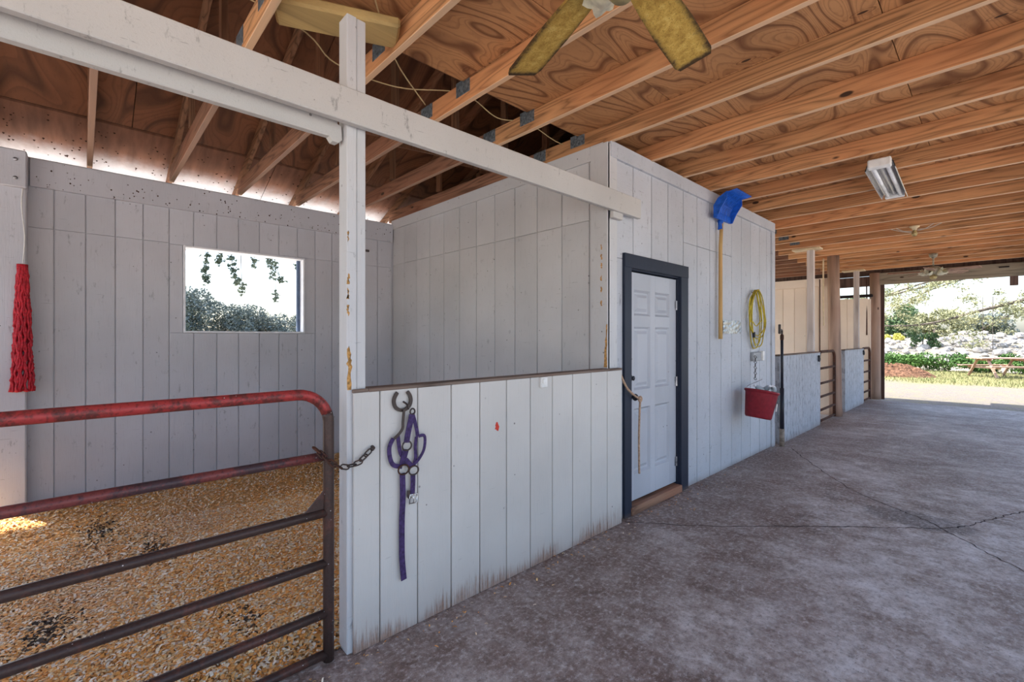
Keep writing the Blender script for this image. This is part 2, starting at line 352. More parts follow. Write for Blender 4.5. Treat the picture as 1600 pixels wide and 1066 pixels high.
def copy_tree(o, parent=None):
    c = o.copy(); COL.objects.link(c); c.parent = parent
    for ch in list(o.children): copy_tree(ch, c)
    return c
def arc(c, r, a0, a1, n, f):
    return [f(c[0]+r*math.cos(a0+(a1-a0)*k/n), c[1]+r*math.sin(a0+(a1-a0)*k/n)) for k in range(n+1)]
def smooth_path(pts, n=6):
    P = [Vector(p) for p in pts]; out = []
    for i in range(len(P)-1):
        p0 = P[max(i-1, 0)]; p1 = P[i]; p2 = P[i+1]; p3 = P[min(i+2, len(P)-1)]
        for k in range(n):
            t_ = k/n; out.append(.5*((2*p1)+(p2-p0)*t_+(2*p0-5*p1+4*p2-p3)*t_*t_+(3*p1-p0-3*p2+p3)*t_**3))
    return out+[P[-1]]

# ------------------------------------------------------------------ floor and ground
fl = MB().box((1.42, 5.0, -.05), (3.06, 17.6, .10)).build('floor', 'concrete'); tag(fl, 'stained brownish grey concrete aisle floor beside the stalls', 'floor', kind='structure')
def crack(pts, w):
    P = []
    q = smooth_path(pts, 14); m = MB()
    for i, p in enumerate(q):
        a = w*(.5+random.random()*.8); d = (q[min(i+1, len(q)-1)]-q[max(i-1, 0)]).normalized(); s_ = Vector((-d.y, d.x, 0)); j = s_*random.uniform(-.012, .012)
        P += [p+j+s_*a, p+j-s_*a]
    m.add(P, [(2*i, 2*i+1, 2*i+3, 2*i+2) for i in range(len(q)-1)]); return m.build('crack', 'crack_fill', fl)
crack([(0, 3.21, .001), (.48, 3.6, .001), (1.11, 4.25, .001), (1.53, 4.66, .001), (1.84, 4.99, .001), (2.0, 5.35, .001), (2.2, 5.81, .001), (2.5, 6.3, .001)], .006)
crack([(.155, 6.99, .0012), (.6, 6.25, .0012), (1.09, 5.52, .0012), (1.47, 5.18, .0012), (1.73, 4.97, .0012), (2.1, 4.5, .0012), (2.6, 4.0, .0012)], .005)
gv = []; gf = []; xs_ = np.linspace(-160, 160, 81); ys_ = np.linspace(-120, 200, 81)
for y in ys_:
    for x in xs_:
        z = -.10
        if x < -45: z += min(2.2, (-45-x)*.06)
        gv.append((x, y, z))
for j in range(80):
    for i in range(80): a = j*81+i; gf.append((a, a+1, a+82, a+81))
tag(MB().add(gv, gf).build('ground', 'ground_mix'), 'pale gravel lane and dry grass outside the barn', 'ground', kind='structure')

# stall bedding
def bed_h(x, y):
    return (.055+.018*np.sin(x*2.1+1)*np.cos(y*1.7)+.012*np.sin(x*5+y*3)+.02*np.exp(-((x+3.3)**2)/.3))*np.clip((-.08-x)/.2, .12, 1)
n = 60; gx = np.linspace(-3.47, -.10, n); gy = np.linspace(-2.37, 3.03, n); bv = []
for y in gy:
    for x in gx: bv.append((x, y, float(bed_h(x, y))-.006 *1.0 if x < -.11 else .0))
bed = MB().add(bv, [(j*n+i, j*n+i+1, j*n+n+i+1, j*n+n+i) for j in range(n-1) for i in range(n-1)]).build('bedding', 'bedding', smooth=True)
tag(bed, 'loose tan wood shavings covering the stall floor', 'bedding', kind='stuff')
def shavings(name, N, xr, yr, hfun, parent, size=(.010, .024), spread=None):
    x = RNG.uniform(*xr, N); y = RNG.uniform(*yr, N)
    if spread is not None: x, y = spread(N)
    z = hfun(x, y)+RNG.uniform(0, .010, N); L = RNG.uniform(*size, N); Wd = L*RNG.uniform(.22, .5, N); a = RNG.uniform(0, 2*PI, N); tl = RNG.normal(0, .35, N); cu = RNG.uniform(.15, .5, N)*L
    ca, sa = np.cos(a), np.sin(a); V = np.zeros((N, 6, 3))
    for k, (u, h) in enumerate(((-.5, 0), (0, 1), (.5, 0))):
        for s_, w in ((0, -.5), (1, .5)):
            lx = u*L; ly = w*Wd; V[:, k*2+s_, 0] = x+lx*ca-ly*sa; V[:, k*2+s_, 1] = y+lx*sa+ly*ca; V[:, k*2+s_, 2] = z+h*cu*.6+lx*np.sin(tl)*.7
    idx = np.arange(N)[:, None]*6; F_ = np.concatenate([idx+np.array([[0, 1, 3, 2]]), idx+np.array([[2, 3, 5, 4]])], 1).reshape(-1, 4)
    me = bpy.data.meshes.new(name); me.vertices.add(N*6); me.vertices.foreach_set('co', V.reshape(-1)); me.loops.add(F_.size); me.loops.foreach_set('vertex_index', F_.reshape(-1).astype(np.int32))
    me.polygons.add(len(F_)); me.polygons.foreach_set('loop_start', np.arange(0, F_.size, 4, dtype=np.int32)); me.update(calc_edges=True)
    pal = np.array([(.95, .66, .31), (.90, .49, .16), (.97, .80, .52), (.80, .37, .09), (.95, .46, .13), (.97, .88, .70)]); c = pal[RNG.integers(0, 6, N)]*RNG.uniform(.72, 1.04, (N, 1))
    for (px, py, rx, ry, dk) in ((-2.45, .10, .26, .10, .7), (-1.85, .36, .20, .08, .5), (-1.15, -.12, .20, .10, .7), (-2.6, 2.0, .9, .25, .3), (-.55, .62, .15, .06, .4)):
        d = ((x-px)/rx)**2+((y-py)/ry)**2; hit = RNG.random(N) < dk*np.exp(-d*1.2); c[hit] = np.array((.045, .028, .018))*RNG.uniform(.6, 1.6, (hit.sum(), 1))
    for (px, py, rx, ry) in ((-1.6, .0, .55, .3), (-2.3, .6, .5, .3)):
        d = ((x-px)/rx)**2+((y-py)/ry)**2; k = np.exp(-d)[:, None]*.25; c = c*(1-k)+np.array((.62, .50, .42))*k*(c.mean(1, keepdims=True)*1.9)
    ca_ = me.color_attributes.new('tint', 'FLOAT_COLOR', 'POINT'); cc = np.ones((N, 6, 4)); cc[:, :, :3] = np.clip(c, 0, 1)[:, None, :]; ca_.data.foreach_set('color', cc.reshape(-1))
    me.materials.append(M['shavings']); o = put(name, me, parent); o['kind'] = 'stuff'; return o
def near_first(N):
    k = int(N*.62); x1 = RNG.uniform(-3.45, -.09, N-k); y1 = RNG.uniform(-1.5, 3.02, N-k); x2 = RNG.uniform(-2.4, -.09, k); y2 = RNG.uniform(-.75, 1.5, k); return np.concatenate([x1, x2]), np.concatenate([y1, y2])
shavings('shavings', 125000, (0, 1), (0, 1), bed_h, bed, (.014, .034), near_first)
def stray(N):
    y = RNG.uniform(-.3, 5.5, N); return .005+np.abs(RNG.normal(0, .10, N))+.0*y, y
tag(shavings('stray_shavings', 190, (0, 1), (0, 1), lambda x, y: 0*x, None, (.008, .022), stray), 'stray pale wood chips scattered on concrete along the half wall', 'wood chips', kind='stuff')

# ------------------------------------------------------------------ walls
def siding(parent, mat, axis, plane, grooves, z0, z1, th=.012, gap=.007, seams=(), sgn=1, holes=()):
    """separate boards between the grooves; axis = direction the row runs, plane = the face the boards stand on"""
    for a, b in zip(grooves[:-1], grooves[1:]):
        zs = [z0]+[s for s in seams if not isinstance(s, tuple)]+[s[0] for s in seams if isinstance(s, tuple) and s[1](.5*(a+b))]+[z1]; zs.sort()
        for lo, hi in zip(zs[:-1], zs[1:]):
            cuts = [(a, b, lo, hi)]
            for (ha, hb, hl, hh) in holes:
                new = []
                for (p, q, l, h) in cuts:
                    if q <= ha or p >= hb or h <= hl or l >= hh: new.append((p, q, l, h)); continue
                    if l < hl: new.append((p, q, l, hl))
                    if h > hh: new.append((p, q, hh, h))
                    if p < ha-.02: new.append((p, ha, max(l, hl), min(h, hh)))
                    if q > hb+.02: new.append((hb, q, max(l, hl), min(h, hh)))
                cuts = new
            for (p, q, l, h) in cuts:
                if q-p < .02 or h-l < .02: continue
                w = q-p-gap; hh_ = h-l-(.003 if h < z1 else 0)
                c = (plane+sgn*th/2, (p+q)/2, (l+l+hh_)/2) if axis == 'y' else ((p+q)/2, plane+sgn*th/2, (l+l+hh_)/2)
                board('siding_board', mat, parent, c, (th, w, hh_) if axis == 'y' else (w, th, hh_), .003)
# back wall of the near stall, with the window opening
WY0, WY1, WZ0, WZ1 = .735, 1.90, 1.545, 2.42
core = MB()
for (y0, y1, z0, z1) in ((-.5, WY0, -.1, 3.02), (-2.45, -.5, 2.55, 3.02), (-3.2, -2.3, -.1, 3.02), (WY1, 3.12, -.1, 3.02), (WY0, WY1, -.1, WZ0), (WY0, WY1, WZ1, 3.02)):
    core.box((-3.568, (y0+y1)/2, (z0+z1)/2), (.112, y1-y0, z1-z0))
wb = core.build('wall_back', 'back_paint'); tag(wb, 'light grey grooved board wall at the back of the near stall', 'wall', kind='structure')
gr = [-.5]+[round(-.976+.2*k, 3) for k in range(3, 20)]+[3.03]
siding(wb, 'back_paint', 'y', -3.512, gr, 0, 2.78, holes=((WY0, WY1, WZ0, WZ1),), seams=((2.43, lambda y: y < .6 or y > 1.6),))
board('frieze_board', 'back_paint', wb, (-3.486, 1.355, 2.885), (.04, 3.35, .235), .004)
# corner post at the left end, with its cap block
cp = MB().box((-3.43, -.415, 1.36), (.14, .165, 2.72), .008).build('corner_post', 'back_paint'); tag(cp, 'thick grey painted post at the left end of the stall back wall', 'post')
MB().box((-3.405, -.42, 2.86), (.17, .185, .30), .008).build('cap_block', 'back_paint', cp)
for z in (2.78, 2.93): MB().lathe([(.014, 0), (.014, .006), (.006, .01)], 10).build('bolt_head', 'galvanized', cp, (-3.318, -.39, z), (0, PI/2, 0), True)
# left partition of the near stall (out of the picture, closes the stall)
wl_ = MB().box((-1.76, -2.42, .6), (3.4, .09, 1.4)).build('wall_left', 'back_paint'); tag(wl_, 'low painted board partition closing the left side of the stall', 'wall', kind='structure')
# window: liner boards and two stop strips, the right one dark blue
wd = thing('window_1', 'white framed open window in the grey stall back wall', 'window', (-3.55, (WY0+WY1)/2, WZ0), kind='structure')
hw = (WY1-WY0)/2; hh = WZ1-WZ0
board('jamb', 'window_white', wd, (-.01, -hw+.009, hh/2), (.16, .018, hh), .002); board('jamb', 'window_white', wd, (-.01, hw-.009, hh/2), (.16, .018, hh), .002)
board('head_jamb', 'window_white', wd, (-.01, 0, hh-.009), (.16, 2*hw-.036, .018), .002); board('sill', 'window_white', wd, (-.01, 0, .008), (.17, 2*hw-.036, .018), .002)
board('stop_strip', 'jamb_blue', wd, (-.05, hw-.036, hh/2), (.035, .034, hh-.04), .002); board('stop_strip', 'window_white', wd, (-.06, -hw+.026, hh/2), (.03, .016, hh-.04), .002)
# storage room: partition facing the stall, and the front facing the aisle
wp = MB().box((-1.81, 3.11, 1.49), (3.5, .10, 3.16)).build('wall_partition', 'white_paint'); tag(wp, 'white grooved board partition between the stall and storage room', 'wall', kind='structure')
pg = [-3.5]+[-3.2+.297*k for k in range(0, 11)]+[-.055]
siding(wp, 'white_paint', 'x', 3.06, pg, 0, 2.95, sgn=-1, seams=(2.465,))
board('frieze_board', 'white_paint', wp, (-1.79, 3.043, 3.0), (3.42, .03, .12), .003)
board('corner_board', 'white_paint', wp, (-.115, 3.036, 1.52), (.17, .026, 3.06), .004)
DY0, DY1, DZ1 = 3.352, 4.225, 2.07
core = MB()
for (y0, y1, z0, z1) in ((3.06, DY0-.03, -.05, 3.06), (DY1+.03, 6.97, -.05, 3.06), (DY0-.03, DY1+.03, DZ1+.03, 3.06)):
    core.box((-.11, (y0+y1)/2, (z0+z1)/2), (.096, y1-y0, z1-z0))
wf = core.build('wall_front', 'front_paint'); tag(wf, 'rough white grooved board wall around the storage room door', 'wall', kind='structure')
fg = [3.15, 3.42, 3.722, 4.02, 4.325, 4.627, 4.93, 5.222, 5.522, 5.815, 6.11, 6.43, 6.70, 6.86]
siding(wf, 'front_paint', 'y', -.062, fg, .0, 2.95, gap=.012, th=.014, holes=((DY0-.08, DY1+.08, -.1, DZ1+.08),), seams=((2.44, lambda y: 4.4 < y < 5.6),))
board('frieze_board', 'front_paint', wf, (-.037, 5.01, 3.005), (.03, 3.9, .125), .003)
board('corner_board', 'white_paint', wf, (-.043, 3.09, 1.52), (.026, .13, 3.05), .004); board('corner_board', 'front_paint', wf, (-.04, 6.91, 1.47), (.03, .115, 2.94), .004)
tag(MB().box((-1.81, 6.92, 1.49), (3.4, .09, 3.1)).build('wall_far_side', 'front_paint'), 'far side wall of the storage room', 'wall', kind='structure')
tag(MB().box((-3.568, 5.0, 1.49), (.11, 3.76, 3.1)).build('wall_storage_back', 'back_paint'), 'back wall of the storage room', 'wall', kind='structure')
# bare worn paint patches
def patch(parent, pts, mat, d):
    m = MB(); c = sum((Vector(p) for p in pts), Vector())/len(pts); vs = [c+Vector(d)]+[Vector(p)+Vector(d) for p in pts]
    m.add(vs, [(0, i+1, (i+1) % len(pts)+1) for i in range(len(pts))]); return m.build('worn_patch', mat, parent)
def ragged(plane, fx, pairs, parent, mat='bare_patch', d=(.001, 0, 0)):
    L = []; Rr = []
    for i in range(len(pairs)-1):
        (z0, a0, b0), (z1, a1, b1) = pairs[i], pairs[i+1]
        for k in range(4):
            t_ = k/4; z = z0+(z1-z0)*t_; L.append(fx(a0+(a1-a0)*t_+random.uniform(-.006, .006), z)); Rr.append(fx(b0+(b1-b0)*t_+random.uniform(-.006, .006), z))
    return patch(parent, L+Rr[::-1], mat, d)
ragged(0, lambda a, z: (a, 3.0225, z), [(1.26, -.066, -.033), (1.40, -.058, -.036), (1.55, -.047, -.036), (1.62, -.044, -.038)], wp, d=(0, -.0006, 0))
for z in (1.75, 1.86, 1.95, 2.05, 2.12, 2.2): ragged(0, lambda a, zz: (a, 3.0225, zz), [(z, -.095, -.085), (z+.025, -.097, -.084), (z+.05, -.092, -.088)], wp, d=(0, -.0006, 0))

# ------------------------------------------------------------------ half walls
def half_wall(y0, y1, grooves, mat, label, name='half_wall'):
    root = thing(name, label, 'half wall', (0, y0, 0)); L = y1-y0
    s0 = .078 if y0 < 1 else 0
    board('core_panel', mat, root, (-.055, (L+s0)/2, .615), (.08, L-s0-.004, 1.23), .003)
    for a, b in zip([y0]+grooves, grooves+[y1]):
        board('siding_board', mat, root, (-.008, (a+b)/2-y0, .618), (.016, b-a-.006, 1.236), .003)
    board('top_cap', 'bare_edge', root, (-.047, (L+s0)/2, 1.243), (.098, L-s0, .018), .004)
    if s0: board('top_cap', 'bare_edge', root, (-.009, s0/2, 1.243), (.02, s0, .018), .004)
    return root
hw1 = half_wall(.93, 3.178, [1.067, 1.28, 1.495, 1.70, 1.912, 2.122, 2.337, 2.553, 2.768, 2.975], 'half_wall_paint', 'white board half wall of the near stall with purple halter hanging')
half_wall(7.09, 9.2, [7.09+.15*k for k in range(1, 14)], 'weathered_paint', 'weathered white half wall right beyond the red bucket')
half_wall(11.05, 12.9, [11.05+.2*k for k in range(1, 9)], 'weathered_paint', 'weathered white half wall farthest down the aisle')
patch(hw1, [(.0005, .90+.02*math.cos(a)*random.uniform(.3, 1.2), .955+.035*math.sin(a)*random.uniform(.4, 1.2)) for a in [k*.6 for k in range(10)]], 'red_mark', (.0006, 0, 0))
cl = thing('wall_clip', 'small cream plastic latch block on top edge of the half wall', 'latch', (0, 2.235, 1.17))
MB().box((.011, 0, .03), (.02, .062, .07), .004).build('body', 'white_plastic', cl); MB().box((.026, -.01, .04), (.012, .028, .03), .003).build('tongue', 'white_plastic', cl)
# near post: two boards side by side, worn at the left edge
p1 = thing('stall_post', 'white painted doubled post beside the stall gate opening', 'post', (-.02, .957, 0))
board('post_board', 'white_paint', p1, (-.045, -.025, 1.515), (.092, .048, 3.03), .004); board('post_board', 'white_paint', p1, (-.047, .024, 1.515), (.086, .046, 3.03), .004)
ragged(0, lambda a, z: (0.0015, a, z), [(1.25, -.050, -.026), (1.36, -.048, -.028), (1.42, -.046, -.034), (1.47, -.043, -.037)], p1, d=(.0004, 0, 0))
for z in (1.60, 1.68, 1.75, 1.95): ragged(0, lambda a, zz: (0.0015, a, zz), [(z, -.047, -.041), (z+.03, -.047, -.039), (z+.06, -.046, -.042)], p1, d=(.0004, 0, 0))
MB().tube([(-.05, .045, 1.93), (-.05, .085, 1.93)], .006, 8).build('peg', 'iron', p1)
# beam boards
fb = thing('header_board', 'long white board nailed across the front of the stall post', 'beam', (.0, -2.2, 2.49)); board('plank', 'beam_paint', fb, (.02, 2.8, .079), (.04, 5.6, .158), .004)
MB().box((.0, 5.30, -.02), (.036, .13, .06), .004).build('cleat', 'beam_paint', fb)
rb = thing('lower_header_board', 'white board set behind and below the long header left of the post', 'beam', (-.075, -2.2, 2.44)); board('plank', 'beam_paint', rb, (0, 1.54, .09), (.04, 3.08, .18), .004)
MB().add([(-.02, 3.06, .07), (-.02, 3.095, .06), (-.02, 3.10, -.005), (-.02, 3.08, -.022), (-.02, 3.055, -.02), (-.02, 3.04, 0), (.021, 3.06, .07), (.021, 3.095, .06), (.021, 3.10, -.005), (.021, 3.08, -.022), (.021, 3.055, -.02), (.021, 3.04, 0)],
         [(0, 1, 2, 3, 4, 5), (11, 10, 9, 8, 7, 6)]+[(i, i+6, (i+1) % 6+6, (i+1) % 6) for i in range(6)]).build('end_bracket', 'beam_paint', rb)

# ------------------------------------------------------------------ ceiling: joists, loft plywood
ceil = thing('ceiling', 'open ceiling of pine joists under plywood loft sheets', 'ceiling', (0, 0, 3.06), kind='structure')
YB = [.07+.605*k for k in range(-5, 23)]
for i, y in enumerate(YB):
    board('truss_chord', 'shaded_joist_wood', ceil, (-2.216, y-.019, .07), (2.828, .038, .14), .003); j = board('joist', 'joist_wood', ceil, (1.086, y-.019, .07), (3.772, .038, .14), .003)  # stall-side half of each chord gets the shade-darkened wood
    if -1 < y < 9.5:
        for (x, z) in ((-.36, .035), (-.80, .0)):
            m = MB().box((x-1.086, -.0195, z), (.15, .003, .10), .001).build('truss_plate', 'tin_plate', j)
            if z == 0: m.location = (0, 0, .02)
cols = [(-.36, .468), (.472, 1.663), (1.667, 2.86)]; y0s = [-3.0+2.42*k for k in range(7)]
for ci, (a, b) in enumerate(cols):
    for k, y in enumerate(y0s):
        yy = y+(1.21 if ci % 2 else 0)
        board('plywood_sheet', 'loft_plywood', ceil, ((a+b)/2, yy+1.21, .149), (b-a, 2.416, .016), .002)
# yellowed plank between two joists, ledger, cables
tag(MB().beam((-.35, .685, 3.118), (-.11, 1.23, 3.118), .20, .055, bev=.012).build('loose_plank', 'yellow_plank'), 'short yellowed plank wedged between the joists above the stall post', 'plank')
board('ledger', 'truss_wood', ceil, (-.62, 4.5, .40), (.04, 12.5, .14), .002, (0, 0, 0))
def cable(pts, r=.004, label=''):
    return tag(MB().tube(smooth_path(pts, 8), r, 6).build('cable', 'cable', smooth=True), label, 'cable')
cable([(-.47, -.5, 3.22), (-.50, .75, 3.19), (-.62, 1.1, 3.13), (-.60, 1.5, 3.13), (-.50, 1.95, 3.215), (-.53, 2.3, 3.17), (-.5, 2.6, 3.215), (-.52, 3.0, 3.18), (-.5, 3.4, 3.21)], .004, 'thin yellow cable sagging along the joists at the loft edge')
cable([(.05, 1.0, 3.15), (-.2, 1.2, 3.15), (-.40, 1.4, 3.13), (-.62, 1.72, 3.10)], .004, 'short yellow wire crossing above the white stall post')

# ------------------------------------------------------------------ roof: sheets, rafters and webs
roof = thing('roof', 'dark plywood roof deck on truss rafters over the stalls', 'roof', (0, 0, 3.25), kind='structure')
rz = lambda x: .4*(x+3.6) if x < -.5 else .4*(2.6-x)
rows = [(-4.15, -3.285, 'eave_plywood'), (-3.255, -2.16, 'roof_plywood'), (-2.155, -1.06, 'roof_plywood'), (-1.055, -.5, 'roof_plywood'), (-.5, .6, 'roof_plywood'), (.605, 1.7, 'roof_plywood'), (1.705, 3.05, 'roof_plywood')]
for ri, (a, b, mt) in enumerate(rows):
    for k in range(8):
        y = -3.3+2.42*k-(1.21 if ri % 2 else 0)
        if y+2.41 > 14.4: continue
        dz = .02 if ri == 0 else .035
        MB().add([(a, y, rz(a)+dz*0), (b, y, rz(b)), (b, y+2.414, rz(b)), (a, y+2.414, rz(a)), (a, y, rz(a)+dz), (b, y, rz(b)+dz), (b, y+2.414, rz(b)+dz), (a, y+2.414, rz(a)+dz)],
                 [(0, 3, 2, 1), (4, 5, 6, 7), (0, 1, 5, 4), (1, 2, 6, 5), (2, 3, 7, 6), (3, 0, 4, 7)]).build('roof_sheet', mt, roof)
for a, b in ((-4.19, -.5), (3.1, -.5)):
    vs = [(a, -3.4, rz(a)+.04), (b, -3.4, rz(b)+.04), (b, 14.3, rz(b)+.04), (a, 14.3, rz(a)+.04)]; MB().add(vs+[(x, y, z+.02) for x, y, z in vs], [(0, 3, 2, 1), (4, 5, 6, 7), (0, 1, 5, 4), (1, 2, 6, 5), (2, 3, 7, 6), (3, 0, 4, 7)]).build('roof_covering', 'dark_void', roof)
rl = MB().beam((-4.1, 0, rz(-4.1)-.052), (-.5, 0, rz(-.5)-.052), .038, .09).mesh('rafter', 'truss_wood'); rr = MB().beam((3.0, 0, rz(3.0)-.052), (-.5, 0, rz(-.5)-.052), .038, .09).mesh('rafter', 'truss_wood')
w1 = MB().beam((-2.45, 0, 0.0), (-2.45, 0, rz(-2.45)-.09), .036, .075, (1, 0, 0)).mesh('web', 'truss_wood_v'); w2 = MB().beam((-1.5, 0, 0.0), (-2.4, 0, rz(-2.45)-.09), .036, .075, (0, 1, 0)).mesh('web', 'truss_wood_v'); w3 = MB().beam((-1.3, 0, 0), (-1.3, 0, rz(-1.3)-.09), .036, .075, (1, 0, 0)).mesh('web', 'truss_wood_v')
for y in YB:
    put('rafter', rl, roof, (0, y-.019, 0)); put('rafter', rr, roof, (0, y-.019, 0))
    if y > -1.5:
        put('web', w1, roof, (0, y-.019, -.03)); put('web', w2, roof, (0, y-.019, -.03)); put('web', w3, roof, (0, y-.019, -.03))
ft = MB().box((-4.17, 5.4, rz(-4.17)+.0), (.03, 17.6, .10), .003).build('fascia_board', 'window_white', roof)
# mud-dauber specks on the eave sheets
sp = MB()
for _ in range(330):
    if random.random() < .55: yc = random.choice([y for y in YB if -.9 < y < 3.2])-.02+random.gauss(0, .10)
    else: yc = random.uniform(-1, 3.1)
    x = random.uniform(-3.95, -3.33); s_ = random.uniform(.004, .011); z = rz(x)-.002
    c = Vector((x, yc, z)); sp.add([c+Vector(d)*s_ for d in ((1, 0, .3), (0, 1, .3), (-1, 0, .3), (0, -1, .3), (0, 0, -.8))], [(0, 1, 4), (1, 2, 4), (2, 3, 4), (3, 0, 4)])
o = sp.build('insect_nests', 'brown_speck', roof); o['kind'] = 'stuff'
sp = MB()
for _ in range(110):
    y = random.uniform(-.3, 3.0); z = 2.77+abs(random.gauss(0, .11)); z = min(z, 2.99); s_ = random.uniform(.003, .008); c = Vector((-3.465, y, z))
    sp.add([c+Vector(d)*s_ for d in ((0, 1, 0), (0, 0, 1.2), (0, -1, 0), (0, 0, -1.2), (.6, 0, 0))], [(0, 1, 4), (1, 2, 4), (2, 3, 4), (3, 0, 4)])
o = sp.build('insect_nests', 'brown_speck', wb); o['kind'] = 'stuff'

# ------------------------------------------------------------------ door
dr = thing('door_1', 'white six panel storage room door with dark knob and deadbolt', 'door', (-.075, DY0, .09), kind='structure')
DW = DY1-DY0; DH = DZ1-.09-.01
yb = [0, .125, .395, .478, .748, DW]; zb = [0, .225, .79, .95, 1.50, 1.60, 1.82, DH]      # stiles and rails
for (a, b) in ((yb[0], yb[1]), (yb[2], yb[3]), (yb[4], yb[5])): board('stile', 'door_paint', dr, (-.02, (a+b)/2, DH/2), (.04, b-a, DH), .001)
for (c0, c1) in ((yb[1], yb[2]), (yb[3], yb[4])):
    for (a, b) in ((zb[0], zb[1]), (zb[2], zb[3]), (zb[4], zb[5]), (zb[6], zb[7])): board('rail', 'door_paint', dr, (-.02, (c0+c1)/2, (a+b)/2), (.0398, c1-c0, b-a), .001)
    for (a, b) in ((zb[1], zb[2]), (zb[3], zb[4]), (zb[5], zb[6])):
        m = MB(); P = lambda i, x: [(x, c0+i, a+i), (x, c1-i, a+i), (x, c1-i, b-i), (x, c0+i, b-i)]
        rings = [P(0, 0), P(.018, -.020), P(.034, -.020), P(.062, -.004)]; vs = [q for r_ in rings for q in r_]
        fs = [(i*4+k, i*4+(k+1) % 4, i*4+4+(k+1) % 4, i*4+4+k) for i in range(3) for k in range(4)]+[(12, 13, 14, 15)]
        m.add(vs, fs).build('door_panel', 'door_paint', dr)
for (z, nm) in ((.90, 'knob'), (1.06, 'deadbolt')):
    m = MB().lathe([(.032, 0), (.032, .006), (.014, .012), (.014, .03)]+([(.026, .038), (.031, .052), (.024, .066), (.0, .068)] if nm == 'knob' else [(.020, .03), (.020, .036), (0, .037)]), 18, cap1=False)
    m.build(nm, 'black_pipe', dr, (0, .062, z), (0, PI/2, 0), True)
for z in (.2, .98, 1.72):
    h_ = MB().tube([(.006, DW+.002, z-.045), (.006, DW+.002, z+.045)], .007, 8).box((-.0, DW-.012, z), (.003, .03, .088)); h_.build('hinge', 'galvanized', dr)
tr = thing('trim_1', 'dark navy painted frame around the storage door', 'door frame', (-.05, 0, 0), kind='structure')
board('casing', 'navy_paint', tr, (.012, DY0-.045, (DZ1+.02)/2), (.03, .105, DZ1+.02), .003); board('casing', 'navy_paint', tr, (.012, DY1+.085, (DZ1+.02)/2), (.03, .145, DZ1+.02), .003); board('head_casing', 'navy_paint', tr, (.013, (DY0+DY1)/2+.03, DZ1+.07), (.034, DY1-DY0+.255, .115), .003)
board('jamb', 'navy_paint', tr, (-.05, DY0-.014, DZ1/2), (.095, .02, DZ1), .002); board('jamb', 'navy_paint', tr, (-.05, DY1+.014, DZ1/2), (.095, .02, DZ1), .002); board('head_jamb', 'navy_paint', tr, (-.05, (DY0+DY1)/2, DZ1+.012), (.095, DW+.04, .02), .002)
board('threshold', 'sill_wood', tr, (-.02, (DY0+DY1)/2, .035), (.12, DW+.01, .07), .006)
rp = thing('rope', 'worn tan rope looped from half wall corner over the door knob', 'rope', (-.02, 3.17, .35))
MB().tube(smooth_path([(.0, -.005, .88), (.03, .06, .74), (.035, .19, .655), (.045, .245, .63), (.045, .235, .58), (.03, .245, .3), (.03, .25, .0)], 8), .009, 8).build('strand', 'rope', rp, smooth=True)
MB().torus((.045, .24, .63), .022, .008, (1, .3, 0)).build('knot', 'rope', rp, smooth=True)

# ------------------------------------------------------------------ gates
def make_gate(label, loc, L, mats=('gate_red', 'gate_dull_red', 'gate_dark')):
    """tube gate: outer hoop with rounded corners plus five rails; local y = 0 is the latch end, the gate runs towards -y"""
    g = thing('tube_gate', label, 'gate', loc, 0, 'tube steel stall gates'); r = .0245; H = 1.245; Rr = .14
    f_ = lambda y, z: (0, y, z)
    top = arc((-Rr, H-Rr), Rr, .35, PI/2, 7, f_)+arc((-L+Rr, H-Rr), Rr, PI/2, PI-.35, 7, f_)
    MB().tube(top, r, 12).build('top_rail', mats[0], g, smooth=True)
    e0, e1 = top[0], top[-1]
    MB().tube([(0, 0, .012)]+[(0, 0, z) for z in (.3, .6, .9, H-Rr)]+arc((-Rr, H-Rr), Rr, 0, .36, 3, f_)[1:], r, 12).build('upright', mats[2], g, smooth=True)
    MB().tube([(0, -L, .012)]+[(0, -L, z) for z in (.3, .6, .9, H-Rr)]+arc((-L+Rr, H-Rr), Rr, PI, PI-.36, 3, f_)[1:], r, 12).build('upright', mats[2], g, smooth=True)
    for k, z in enumerate((.955, .695, .462, .232, .045)):
        b = MB().tube([(0, -.01, z)]+[(0, -L*q, z) for q in (.25, .5, .75)]+[(0, -L+.01, z)], .0205, 10).build('rail', mats[1] if k == 0 else mats[2], g, smooth=True)
    MB().add([(.004, -.02, .70), (.004, -.12, .70), (.004, -.02, .80), (-.004, -.02, .70), (-.004, -.12, .70), (-.004, -.02, .80)], [(0, 2, 1), (3, 4, 5), (0, 1, 4, 3), (1, 2, 5, 4), (2, 0, 3, 5)]).build('gusset', mats[2], g)
    return g
make_gate('rusty red topped tube gate across the near stall opening', (-.035, .828, 0), 1.19)
make_gate('rusty tube gate between weathered half wall and leaning round post', (-.03, 10.32, 0), 1.10, ('rust', 'rust', 'rust'))
make_gate('farthest rusty tube gate beside the end post of the barn', (-.03, 13.78, 0), .86, ('rust', 'rust', 'rust'))
